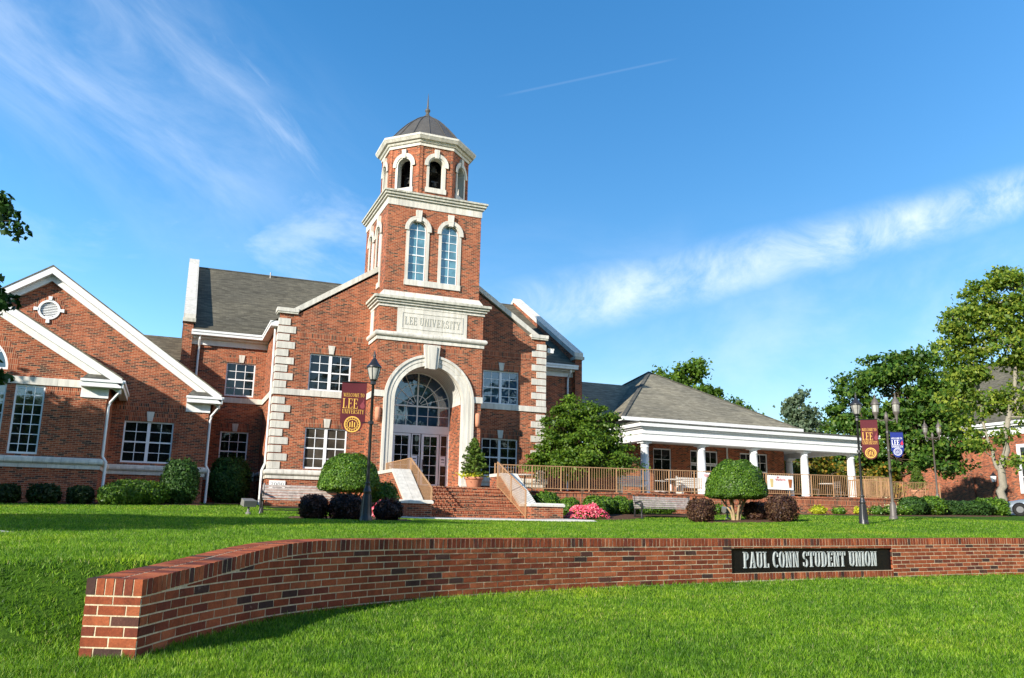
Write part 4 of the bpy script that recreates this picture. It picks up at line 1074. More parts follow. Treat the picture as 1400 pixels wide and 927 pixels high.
# wing A (with the round vent)
HA = [(-1.90, .05, 2.95, 4.70)]
VA = (-5.26, 9.13)
ventc = [(VA[0] + .33 * math.cos(2 * math.pi * k / 28), VA[1] + .33 * math.sin(2 * math.pi * k / 28)) for k in range(28)]
F, mb = wing(YA, -5.27, 6.69, 6.02, 10.97, 1.85, 46.5, [rect(*HA[0]), ventc], 'A')
jack_arch(mb, F, HA[0][0], HA[0][1], HA[0][3])
mb.use('brick_soldier'); mb.prism(F, rect(-11.9, 1.41, 5.17, 5.47), -.02, .005)
mb.band(F, [(VA[0] + .62 * math.cos(2 * math.pi * k / 28), VA[1] + .62 * math.sin(2 * math.pi * k / 28)) for k in range(28)], [(VA[0] + .40 * math.cos(2 * math.pi * k / 28), VA[1] + .40 * math.sin(2 * math.pi * k / 28)) for k in range(28)], -.02, .006, True)
part(mb, 'wing_wall')
window(F, *HA[0], cols=2, rows=4, lights=2, depth=.12); keystone(F, -.92, 4.71, 5.12, .30)
vt = MB().use('white_paint')
vt.band(F, [(VA[0] + .42 * math.cos(2 * math.pi * k / 28), VA[1] + .42 * math.sin(2 * math.pi * k / 28)) for k in range(28)], ventc, -.02, .05, True)
for ang in (0, 90, 180, 270):
    ca, sa = math.cos(R(ang)), math.sin(R(ang)); tx, ty = -sa, ca
    vt.prism(F, [(VA[0] + ca * .40 - tx * .055, VA[1] + sa * .40 - ty * .055), (VA[0] + ca * .57 - tx * .075, VA[1] + sa * .57 - ty * .075), (VA[0] + ca * .57 + tx * .075, VA[1] + sa * .57 + ty * .075), (VA[0] + ca * .40 + tx * .055, VA[1] + sa * .40 + ty * .055)], -.02, .07)
for k in range(9):
    z = VA[1] - .30 + k * .07; hw = math.sqrt(max(.01, .33 ** 2 - (z - VA[1]) ** 2))
    vt.hexa([(VA[0] - hw, YA + .01, z), (VA[0] + hw, YA + .01, z), (VA[0] + hw, YA + .09, z + .06), (VA[0] - hw, YA + .09, z + .06)], [(VA[0] - hw, YA + .01, z + .02), (VA[0] + hw, YA + .01, z + .02), (VA[0] + hw, YA + .09, z + .08), (VA[0] - hw, YA + .09, z + .08)])
vt.use('print_grey'); vt.prism(F, ventc, -.14, -.11); part(vt, 'round_vent')
rk = MB().use('white_paint'); rake(rk, YA, 1.85, 6.02, -5.27, 10.97); part(rk, 'raking_cornice')
er = MB().use('white_paint')
def eave_return(mb, x0, x1, y, z, xw):
    mb.box(x0, x1, y - .45, y + .1, z - .42, z - .24); mb.box(x0 - .03, x1 + .04, y - .5, y + .1, z - .238, z - .14)
    mb.box(x0, xw + .04, y - .06, y + .05, z - .80, z - .422)
    mb.use('shingles_dark'); mb.hexa([(x0, y - .46, z - .138), (x1 - .1, y - .46, z - .138), (x1 - .1, y + .02, z - .138), (x0, y + .02, z - .138)], [(x0 + .2, y - .05, z + .16), (x1 - .45, y - .05, z + .16), (x1 - .45, y + .02, z + .16), (x0 + .2, y + .02, z + .16)]); mb.use('white_paint')
eave_return(er, .46, 1.85, YA, 6.02, 1.42); part(er, 'eave_return')
wg = MB().use('stone'); water_table(wg, -11.96, 1.42, YA, None, YR); part(wg, 'water_table')
g = MB().use('white_paint'); g.box(1.62, 1.92, YA - .425, YR, 5.603, 5.777); g.box(1.66, 1.97, YA - .44, YR, 5.784, 5.897); part(g, 'gutter')
d = MB().use('white_paint'); d.tube([(1.80, YA - .2, 5.6), (1.78, YA - .2, 5.45), (1.53, YA + .05, 5.1), (1.50, YA + .05, 4.9), (1.50, YA + .05, 2.95), (1.62, YA + .03, 2.75), (1.6, YA + .03, 1.3)], .055, 6); part(d, 'downspout')
# wing B (nearest, big windows)
HB = [(-5.50, -4.52, 2.93, 5.46), (-6.85, -5.78, 2.93, 5.46), (-8.35, -7.28, 2.93, 5.46)]
fan = [(-5.83, 5.98)] + arcring(-7.07, 5.98, 1.24, 20)[1:-1] + [(-8.31, 5.98)]
F, mb = wing(YB, -7.2, 4.78, 5.93, 9.08, -1.95, YA + .2, [rect(*h) for h in HB] + [fan], 'B')
mb.use('brick_soldier')
mb.prism(F, rect(-4.45, -3.32, 5.2, 5.45), -.02, .005)
mb.band(F, arcring(-7.07, 5.98, 1.58, 28), arcring(-7.07, 5.98, 1.25, 28), -.02, .006)
part(mb, 'wing_wall')
for h in HB: window(F, *h, cols=3, rows=7, depth=.1, meet=False, glass='glass_coated')
f = MB().use('window_white'); f.band(F, arcring(-7.07, 5.98, 1.24, 24), arcring(-7.07, 5.98, 1.16, 24), -.1, -.04); f.prism(F, rect(-8.31, -5.83, 5.98, 6.05), -.1, -.045)
f.band(F, arcring(-7.07, 5.98, .65, 24), arcring(-7.07, 5.98, .62, 24), -.1, -.06)
for ang in (36, 72, 108, 144):
    ca, sa = math.cos(R(ang)), math.sin(R(ang)); f.prism(F, [(-7.07 + .62 * ca + .015 * sa, 5.98 + .62 * sa - .015 * ca), (-7.07 + 1.2 * ca + .015 * sa, 5.98 + 1.2 * sa - .015 * ca), (-7.07 + 1.2 * ca - .015 * sa, 5.98 + 1.2 * sa + .015 * ca), (-7.07 + .62 * ca - .015 * sa, 5.98 + .62 * sa + .015 * ca)], -.1, -.062)
fo = part(f, 'fanlight'); p = MB().use('glass_coated'); p.prism(F, fan, -.14, -.09); p.build('pane', fo)
bt = MB().use('stone'); bt.box(-11.9, -3.32, YB - .05, YB + .04, 5.48, 5.76); part(bt, 'belt_course')
rk = MB().use('white_paint'); rake(rk, YB, -1.95, 5.93, -7.2, 9.08); part(rk, 'raking_cornice')
er = MB().use('white_paint'); eave_return(er, -3.33, -1.95, YB, 5.93, -2.42); part(er, 'eave_return')
wg = MB().use('stone'); water_table(wg, -11.98, -2.42, YB, None, YA); part(wg, 'water_table')
g = MB().use('white_paint'); g.box(-2.18, -1.88, YB - .425, YA, 5.513, 5.687); g.box(-2.14, -1.83, YB - .44, YA, 5.694, 5.807); part(g, 'gutter')
d = MB().use('white_paint'); d.tube([(-2.0, YB - .2, 5.5), (-2.02, YB - .2, 5.35), (-2.3, YB + .08, 5.0), (-2.34, YB + .08, 4.8), (-2.34, YB + .08, 2.95), (-2.2, YB + .05, 2.75), (-2.22, YB + .05, 1.15)], .055, 6); part(d, 'downspout')
# wing roofs and the link block behind
wr = MB().use('shingles')
def gable_roof(mb, xc, z_ap, xe, z_e, y0, y1, th=.06):
    for sx in (1, -1):
        x = xe if sx == 1 else 2 * xc - xe
        q = [(x, y0, z_e), (x, y1, z_e), (xc, y1, z_ap), (xc, y0, z_ap)]
        if sx == -1: q = q[::-1]
        mb.hexa([(a, b, c - th) for a, b, c in q], q)
gable_roof(wr, -5.27, 10.97, 1.88, 6.0, YA - .47, 48.5); gable_roof(wr, -7.2, 9.08, -1.92, 5.91, YB - .47, YA + 5)
wr.face([(-14, 43, 7.0), (.04, 43, 7.0), (.04, 48, 10.19), (-14, 48, 10.19)]); wr.face([(.04, 53, 7.0), (-14, 53, 7.0), (-14, 48, 10.19), (.04, 48, 10.19)])
part(wr, 'roof')
lk = MB().use('brick'); lk.box(-13.8, .04, 43.4, 52.6, .8, 7.1); part(lk, 'link_wall')

# ---- porch wing on the right
pb = MB().use('brick'); YP = 41.5
PW = [(25.55, 26.75, 2.6, 5.05), (31.55, 33.55, 2.9, 5.05)]; PD = (28.05, 29.95, 2.2, 5.05)
FP = front(YP)
pb.panel(FP, rect(21.05, 34.8, 1.0, 6.5), [rect(*w) for w in PW] + [rect(*PD)], 0, .12)
pb.panel(rightf(34.8), rect(YP, 52, 1.0, 6.5)); pb.panel(FP, rect(21.05, 34.8, 6.5, 6.52)); part(pb, 'porch_wing_wall')
window(FP, *PW[0], cols=2, rows=4, lights=1, depth=.1); window(FP, *PW[1], cols=2, rows=4, lights=2, depth=.1)
window(FP, 28.05, 29.95, 4.28, 5.05, cols=2, rows=1, lights=2, depth=.1, meet=False)
for a in (28.05, 29.02): 
    o = window(FP, a, a + .93, 2.2, 4.24, cols=2, rows=4, depth=.1, meet=False, name='porch_door')
hr = MB().use('shingles_light'); ap = (28.9, 47.3, 10.6); e = [(22.85, 40.2, 6.55), (35.05, 40.2, 6.55), (35.05, 54.4, 6.55), (22.85, 54.4, 6.55)]
for i in range(4): hr.face([e[i], e[(i + 1) % 4], ap])
hr.use('shingles_dark')
for q in e: hr.bar(Vector(q) + Vector((0, 0, .01)), Vector(ap) + Vector((0, 0, .02)), .22, .05)
part(hr, 'hip_roof')
lr = MB().use('shingles_light'); lr.face([(21.07, 42.0, 6.6), (27.5, 42.0, 6.6), (27.5, 47, 9.52), (21.07, 47, 9.52)]); lr.face([(27.5, 52, 6.6), (21.07, 52, 6.6), (21.07, 47, 9.52), (27.5, 47, 9.52)]); part(lr, 'link_roof')
g = MB().use('white_paint'); g.box(22.75, 35.15, 40.05, 40.2, 6.36, 6.56); g.box(22.75, 35.12, 40.2, 40.5, 6.34, 6.40); part(g, 'gutter')
db = MB().use('black_metal'); db.box(22.9, 34.8, 40.75, 41.5, 5.6, 6.36); part(db, 'painted_eave_shade')  # black strip standing in for the shade under the hip eave
# entablature
pe = MB().use('white_paint'); x0, x1 = 22.45, 37.0
for z0, z1, ov in ((5.02, 5.38, 0), (5.382, 5.43, .05), (5.432, 5.66, 0), (5.662, 5.74, .12), (5.742, 5.93, .26)):
    pe.box(x0 - ov, x1 + ov, 37.5 - ov, 38.1, z0, z1); pe.box(x1 - .5, x1 + ov, 38.1, 43.6, z0, z1); pe.box(x0 - ov, x0 + .5, 38.1, 41.5, z0, z1)
part(pe, 'entablature')
pc = MB().use('soffit'); pc.box(x0 + .5, x1 - .5, 38.1, 43.6, 5.3, 5.34); part(pc, 'porch_ceiling')
pr = MB().use('shingles_dark'); pr.box(x0 - .3, x1 + .3, 37.2, 41.45, 5.932, 6.0); pr.box(34.85, x1 + .3, 41.45, 43.8, 5.932, 6.0); part(pr, 'porch_roof')
def column(x, y):
    c = MB().use('white_paint'); c.box(x - .28, x + .28, y - .28, y + .28, 2.15, 2.30)
    c.sm = True; c.lathe([(.26, 2.3), (.28, 2.34), (.26, 2.40), (.232, 2.42), (.232, 3.2), (.22, 4.0), (.20, 4.70), (.225, 4.72), (.225, 4.76), (.20, 4.78), (.20, 4.86), (.26, 4.92)], (x, y, 0), 20); c.sm = False
    c.box(x - .28, x + .28, y - .28, y + .28, 4.92, 5.02); part(c, 'column')
for x in (22.85, 26.34, 29.75, 33.24, 36.62): column(x, 37.95)
column(36.62, 43.2); column(34.2 + 1.0, 43.2)
dsp = MB().use('white_paint'); dsp.tube([(30.55, YP - .1, 5.3), (30.55, YP - .1, 2.2)], .05, 6); part(dsp, 'downspout')
# date plaque
pq = MB().use('sign_white'); pq.prism(FG, rect(4.06, 4.73, 2.02, 2.36), .0, .05)
pq.use('print_grey'); text_into(pq, FG, '2000', 4.13, 2.14, .15, .53, .008, .05, .14)
pq.prism(FG, rect(4.2, 4.6, 2.065, 2.085), .05, .056); part(pq, 'date_plaque')

# ---- bells hung in the belfry
def bell(x, y, z, s, label):
    t = thing('bell', label, 'bell', (x, y, z), None)
    b = MB().use('bell_bronze'); b.sm = True
    b.lathe([(.02 * s, .42 * s), (.12 * s, .40 * s), (.19 * s, .30 * s), (.21 * s, .16 * s), (.26 * s, .05 * s), (.33 * s, 0), (.30 * s, 0), (.2 * s, .1 * s), (.02 * s, .3 * s)], (x, y, z), 18); b.build('bell_body', t)
    y_ = MB().use('black_metal'); y_.box(x - .3 * s, x + .3 * s, y - .04, y + .04, z + .42 * s, z + .52 * s); y_.tube([(x, y, z + .3 * s), (x, y, z - .03)], .02, 6); y_.build('yoke', t)
    return t
bell(TX + .02, 37.05, 17.32, .95, 'upper bronze bell in the front arch of the belfry')
bell(TX + .12, 37.0, 16.62, .6, 'small lower bronze bell in the front arch of the belfry')
nl = OC + Vector((-math.sin(math.pi / 4), -math.cos(math.pi / 4), 0)) * 1.35
bell(nl.x, nl.y, 16.75, .65, 'bell deep in the shadow of the belfry arch left of the front one')

# ------------------------------------------------------------------ steps
def brick_cheek(mb, x0, x1, prof):
    """wall between x0 and x1 with a profile in (y, z)"""
    mb.prism(rightf(x1), prof, -(x1 - x0), 0); mb.panel(left(x0), [(-a, b) for a, b in prof][::-1])
SX0, SX1, SY0, SY1, SZ0_, SZT = 8.66, 12.43, 29.0, 31.97, 0.89, 2.15
st = thing('entrance_steps', 'broad flight of brick steps with pale capped cheek walls below the arched door', 'steps', (TX, 30.5, .9))
mb = MB(); NR = 9; rise = (SZT - SZ0_) / NR; trd = (SY1 - SY0) / NR
for k in range(NR):
    y0 = SY0 + trd * k; z1 = SZ0_ + rise * (k + 1)
    mb.use('brick').box(SX0, SX1, y0 + .025, SY1 + .3, SZ0_ - .4 if k == 0 else z1 - rise + .001, z1 - .06)
    mb.use('brick_soldier').box(SX0, SX1, y0, SY1 + .3, z1 - .058, z1)
mb.build('flight', st)
mb = MB().use('brick'); mb.box(8.0, 12.43, SY1 + .3, YT - .005, .6, 2.09); mb.use('brick_soldier'); mb.box(7.98, 12.43, SY1 + .3, YT - .005, 2.092, 2.15); mb.build('landing', st)
for sx in (-1, 1):
    m_ = (lambda x: x) if sx < 0 else (lambda x: SX0 + SX1 - x)
    a, b = sorted((m_(7.98), m_(8.655))); c, d = sorted((m_(7.34), m_(8.655)))
    w = MB().use('brick')
    prof = [(29.75, .5), (36.0 if sx < 0 else 33.0, .5), (36.0 if sx < 0 else 33.0, 2.62), (31.75, 2.62), (29.75, 1.44)]
    brick_cheek(w, a, b, prof)
    w.box(c, d, 28.70, 29.75, .5, 1.42); w.build('cheek_wall', st)
    s = MB().use('stone'); e = .035
    s.hexa([(a - e, 29.70, 1.42), (b + e * 0, 29.70, 1.42), (b, 31.75, 2.62), (a - e, 31.75, 2.62)], [(a - e, 29.70, 1.54), (b, 29.70, 1.54), (b, 31.72, 2.75), (a - e, 31.72, 2.75)])
    s.box(a - e, b, 31.752, 36.0 if sx < 0 else 33.0, 2.62, 2.748)
    s.hexa([(c - .05, 28.64, 1.421), (d + .05, 28.64, 1.421), (d + .05, 29.695, 1.421), (c - .05, 29.695, 1.421)], [(c - .05, 28.64, 1.50), (d + .05, 28.64, 1.50), (d + .05, 29.695, 1.50), (c - .05, 29.695, 1.50)])
    s.hexa([(c - .05, 28.64, 1.50), (d + .05, 28.64, 1.50), (d + .05, 29.695, 1.50), (c - .05, 29.695, 1.50)], [(c, 28.69, 1.545), (d, 28.69, 1.545), (d, 29.695, 1.545), (c, 29.695, 1.545)])
    s.build('cheek_cap', st)

# ------------------------------------------------------------------ terrace
zd = lambda x: 2.12 + (x - 13.3) * 0.0109
ter = thing('porch_terrace', 'long low brick terrace wall in front of the white porch', 'terrace', (24, 32.7, 1.3))
edge = [(13.12, 32.7)] + [(x, 32.7) for x in np.arange(14.5, 33.3, 1.0)] + [(33.6 + 1.4 * math.sin(R(a)), 34.1 - 1.4 * math.cos(R(a))) for a in (0, 18, 36, 54, 72, 90)] + [(35.0, 36.6)]
edge2 = [(35.02, 36.6), (37, 36.6), (39, 36.65), (41, 36.7), (43.2, 36.75), (43.2, 39)]
for ed, dz in ((edge, 0), (edge2, 0)):
    w = MB().use('brick'); w2 = MB().use('brick_soldier'); w3 = MB().use('brick')
    o = 0.03
    for (xa, ya), (xb, yb) in zip(ed[:-1], ed[1:]):
        n = Vector((yb - ya, -(xb - xa), 0)).normalized()
        za, zb = zd(xa), zd(xb)
        w.face([(xa, ya, .6), (xb, yb, .6), (xb, yb, zb - .44), (xa, ya, za - .44)])
        for m_, off, z0, z1 in ((w2, .015, .44, .085), (w3, .05, .085, 0)):
            P = [(xa + n.x * off, ya + n.y * off), (xb + n.x * off, yb + n.y * off)]
            m_.face([(P[0][0], P[0][1], za - z0), (P[1][0], P[1][1], zb - z0), (P[1][0], P[1][1], zb - z1), (P[0][0], P[0][1], za - z1)])
            m_.face([(xa, ya, za - z1), (P[0][0], P[0][1], za - z1), (P[1][0], P[1][1], zb - z1), (xb, yb, zb - z1)])
            m_.face([(P[0][0], P[0][1], za - z0), (xa, ya, za - z0), (xb, yb, zb - z0), (P[1][0], P[1][1], zb - z0)])
    w.build('retaining_wall', ter); w2.build('soldier_course', ter); w3.build('edge_course', ter)
dk = MB().use('concrete')
xs = [e[0] for e in edge]
for (xa, ya), (xb, yb) in zip(edge[:-1], edge[1:]):
    if xb > xa: dk.face([(xa, ya, zd(xa) - .004), (xb, yb, zd(xb) - .004), (xb, 41.6, zd(xb) - .004), (xa, 41.6, zd(xa) - .004)])
for (xa, ya), (xb, yb) in zip(edge2[:-1], edge2[1:]):
    if xb > xa: dk.face([(xa, ya, zd(xa) - .004), (xb, yb, zd(xb) - .004), (xb, 44, zd(xb) - .004), (xa, 44, zd(xa) - .004)])
dk.build('deck', ter)

# ------------------------------------------------------------------ railings
def rail_panel(mb, a, b, h, low=.10, sp=.118):
    a, b = Vector(a), Vector(b)
    up = Vector((0, 0, 1))
    mb.bar(a + up * (h - .02), b + up * (h - .02), .045, .035); mb.bar(a + up * low, b + up * low, .035, .03)
    n = max(1, int((b - a).length / sp))
    for i in range(1, n):
        p = a + (b - a) * i / n
        mb.box(p.x - .008, p.x + .008, p.y - .008, p.y + .008, p.z + low + .012, p.z + h - .034)
def railing(label, pts, h=1.05, maxlen=1.38, group=None, skip=()):
    t = thing('railing', label, 'railing', pts[0], group)
    P = [Vector(p) for p in pts]; posts = [P[0]]
    for a, b in zip(P[:-1], P[1:]):
        n = max(1, round((b - a).length / maxlen))
        for i in range(n): posts.append(a + (b - a) * (i + 1) / n)
    for p in posts:
        m = MB().use('rail_metal'); m.box(p.x - .022, p.x + .022, p.y - .022, p.y + .022, p.z - .03, p.z + h); m.build('post', t)
    for a, b in zip(posts[:-1], posts[1:]):
        m = MB().use('rail_metal'); d = (b - a).normalized() * .0225; rail_panel(m, a + d, b - d, h); m.build('rail_panel', t)
    return t
RH = 1.06
railing('tan metal handrail on the left side of the brick steps', [(8.73, 36.0 - .1, 2.15), (8.73, 31.95, 2.15), (8.73, 29.0, .95)], RH, 3.2)
railing('tan metal handrail on the right side of the brick steps', [(12.36, 31.95, 2.15), (12.36, 29.0, .95)], RH, 1.7)
tp = [(12.5, 32.62, zd(12.5) + .02), (12.9, 32.78, zd(12.9))] + [(x, 32.8, zd(x)) for x in (15.6, 18.3, 21.0, 23.7, 26.4, 29.1, 31.8, 33.5)] + [(33.6 + 1.3 * math.sin(R(a)), 34.1 - 1.3 * math.cos(R(a)), zd(34)) for a in (30, 60, 90)] + [(34.9, 36.4, zd(35))]
railing('long tan metal railing along the edge of the porch terrace', tp, RH)
railing('short tan metal railing on the terrace end beyond the curve', [(35.2, 36.7, zd(35)), (37.2, 36.7, zd(37)), (39.2, 36.75, zd(39)), (41.0, 36.8, zd(41)), (42.2, 36.85, zd(42))], RH, 1.9)

# ------------------------------------------------------------------ posters hung on the terrace railing
def poster(x0, x1, z0, z1, label, paint):
    t = thing('banner_sign', label, 'sign', ((x0 + x1) / 2, 32.74, z0))
    m = MB().use('sign_white'); F = front(32.735); n = 8
    for i in range(n):
        a, b = x0 + (x1 - x0) * i / n, x0 + (x1 - x0) * (i + 1) / n
        wa, wb = .012 * math.sin(i * 1.3), .012 * math.sin((i + 1) * 1.3)
        m.hexa([F(a, z0, wa), F(b, z0, wb), F(b, z0, wb - .006), F(a, z0, wa - .006)], [F(a, z1, wa), F(b, z1, wb), F(b, z1, wb - .006), F(a, z1, wa - .006)])
    s = m.build('sheet', t); p = MB(); paint(p, F); p.build('print', t); return t
def squiggle(p, F, u0, v0, w, h, n=7, th=.016):
    pts = [(u0 + w * k / (n * 6), v0 + h * .5 + h * .5 * math.sin(k * 1.05) * (1 if (k // 6) % 2 else .65)) for k in range(n * 6)]
    for (a, b), (c, d) in zip(pts[:-1], pts[1:]):
        q = [(a, b - th), (c, d - th), (c, d + th), (a, b + th)]; p.prism(F, q, .012, .018)
def paint1(p, F):
    p.use('print_red'); squiggle(p, F, 22.82, 3.0, .62, .14)
    p.use('print_orange'); p.prism(F, [(23.1, 2.5), (23.45, 2.46), (23.5, 2.7), (23.3, 2.8), (23.08, 2.7)], .012, .018)
    p.use('print_tan'); p.prism(F, [(22.85, 2.36), (23.3, 2.34), (23.25, 2.44), (22.9, 2.46)], .012, .019)
poster(22.72, 23.62, 2.26, 3.2, 'white hanging poster with red script beside a porch column, half behind the dome tree', paint1)
def paint2(p, F):
    p.use('print_red'); squiggle(p, F, 26.88, 2.97, .62, .12); p.prism(F, [(26.95, 3.13), (27.1, 3.13), (27.08, 3.17), (26.97, 3.17)], .012, .018)
    p.use('print_tan'); p.prism(F, [(26.58, 2.66), (26.72, 2.66), (26.75, 3.06), (26.55, 3.06)], .012, .018)
    p.use('print_brown'); p.prism(F, [(27.68, 2.66), (27.8, 2.66), (27.86, 3.06), (27.62, 3.06)], .012, .018)
poster(26.42, 27.95, 2.56, 3.22, 'white rectangular poster with red script and two drinks on the railing', paint2)

# ------------------------------------------------------------------ street lamps
def lantern_cup(t, x, y, z, s=1.0):
    m = MB().use('black_metal'); m.sm = True
    m.lathe([(.05 * s, 0), (.075 * s, .02 * s), (.09 * s, .05 * s), (.10 * s, .07 * s)], (x, y, z), 14); m.build('lantern_base', t)
    g = MB().use('lamp_glass'); g.sm = True
    g.lathe([(.095 * s, .075 * s), (.13 * s, .18 * s), (.165 * s, .32 * s), (.175 * s, .40 * s)], (x, y, z), 14)
    o = g.build('lantern_glass', t)
    r = MB().use('black_metal')
    for k in range(6):
        a = k * math.pi / 3; r.tube([(x + q * s * math.cos(a), y + q * s * math.sin(a), z + h * s) for q, h in ((.10, .075), (.137, .18), (.172, .32), (.182, .40))], .009 * s, 5)
    r.build('cage', t)
    c = MB().use('black_metal'); c.sm = True
    c.lathe([(.21 * s, .40 * s), (.215 * s, .43 * s), (.15 * s, .50 * s), (.10 * s, .56 * s), (.07 * s, .63 * s), (.045 * s, .66 * s), (.03 * s, .70 * s), (.045 * s, .73 * s), (.03 * s, .77 * s), (.012 * s, .86 * s), (.003 * s, .9 * s)], (x, y, z), 14); c.build('lantern_cap', t)
def single_lamp(loc, label, H=4.24):
    x, y, z = loc
    t = thing('street_lamp', label, 'street lamp', loc, 'single black lamp posts with maroon banners')
    b = MB().use('black_metal'); b.sm = True
    b.lathe([(.15, -.1), (.155, .06), (.14, .10), (.13, .14), (.115, .35), (.095, .62), (.09, .66), (.105, .69), (.09, .73), (.065, .80), (.055, .88), (.065, .90), (.045, .93)], (x, y, z), 16)
    b.sm = False
    for k in range(8):
        a = k * math.pi / 4; b.tube([(x + r * math.cos(a), y + r * math.sin(a), z + h) for r, h in ((.132, .14), (.117, .35), (.097, .62))], .013, 5)
    b.build('base', t)
    p = MB().use('black_metal'); p.sm = True; p.lathe([(.042, .9), (.035, H - .95), (.05, H - .94), (.05, H - .9), (.04, H - .88)], (x, y, z), 14); p.build('pole', t)
    lantern_cup(t, x, y, z + H - .88, .9)
    return t
lampA = single_lamp((4.49, 20.27, ground_z(4.49, 20.27)), 'black lamp post on the lawn left of the steps, banner on its left')
lampB = single_lamp((20.95, 21.31, ground_z(20.95, 21.31)), 'black lamp post right of the dome tree, maroon banner on its right', 4.38)
def double_lamp(loc, label, H=4.3, rv=(.7, -.7), s=1.0):
    x, y, z = loc
    t = thing('twin_lamp', label, 'street lamp', loc, 'weathered twin lantern lamp posts')
    b = MB().use('bronze_metal'); b.sm = True
    b.lathe([(.16, -.1), (.16, .05), (.14, .08), (.12, .14), (.11, .5), (.09, .56), (.07, .62)], (x, y, z), 14); b.build('base', t)
    p = MB().use('bronze_metal'); p.sm = True; p.lathe([(.055, .6), (.045, H - .95), (.07, H - .94), (.075, H - .7), (.05, H - .64), (.012, H - .55)], (x, y, z), 12); p.build('pole', t)
    for sg in (-1, 1):
        lx, ly = x + sg * rv[0] * .36, y + sg * rv[1] * .36; lz = z + H - .6
        a = MB().use('bronze_metal'); a.tube([(x, y, z + H - .85), (x + sg * rv[0] * .2, y + sg * rv[1] * .2, z + H - .9), (x + sg * rv[0] * .32, y + sg * rv[1] * .32, z + H - .8), (lx, ly, z + H - .66)], .022, 6); a.build('arm', t)
        l = MB().use('bronze_metal'); l.sm = True
        l.lathe([(.004, -.42), (.03, -.34), (.025, -.28), (.06, -.22), (.05, -.14), (.09, -.06), (.12, 0), (.125, .04)], (lx, ly, lz), 12); o = l.build('lantern', t)
        g = MB().use('lamp_glass'); g.sm = True; g.lathe([(.105, .04), (.125, .32)], (lx, ly, lz), 12); g.build('lantern_glass', o)
        r = MB().use('bronze_metal')
        for k in range(6): aa = k * math.pi / 3; r.tube([(lx + .11 * math.cos(aa), ly + .11 * math.sin(aa), lz + .04), (lx + .13 * math.cos(aa), ly + .13 * math.sin(aa), lz + .33)], .008, 5)
        r.sm = True; r.lathe([(.16, .32), (.165, .35), (.12, .42), (.10, .50), (.045, .54), (.05, .58), (.02, .62), (.012, .72), (.002, .78)], (lx, ly, lz), 12); r.build('lantern_cap', o)
    return t
lampC = double_lamp((25.06, 24.02, ground_z(25.06, 24.02)), 'twin lantern lamp post with a blue banner', 4.55, (.75, -.66))
lampD = double_lamp((41.0, 36.0, 2.2), 'twin lantern lamp post without a banner, farther off under the big tree', 4.7, (.75, -.66))

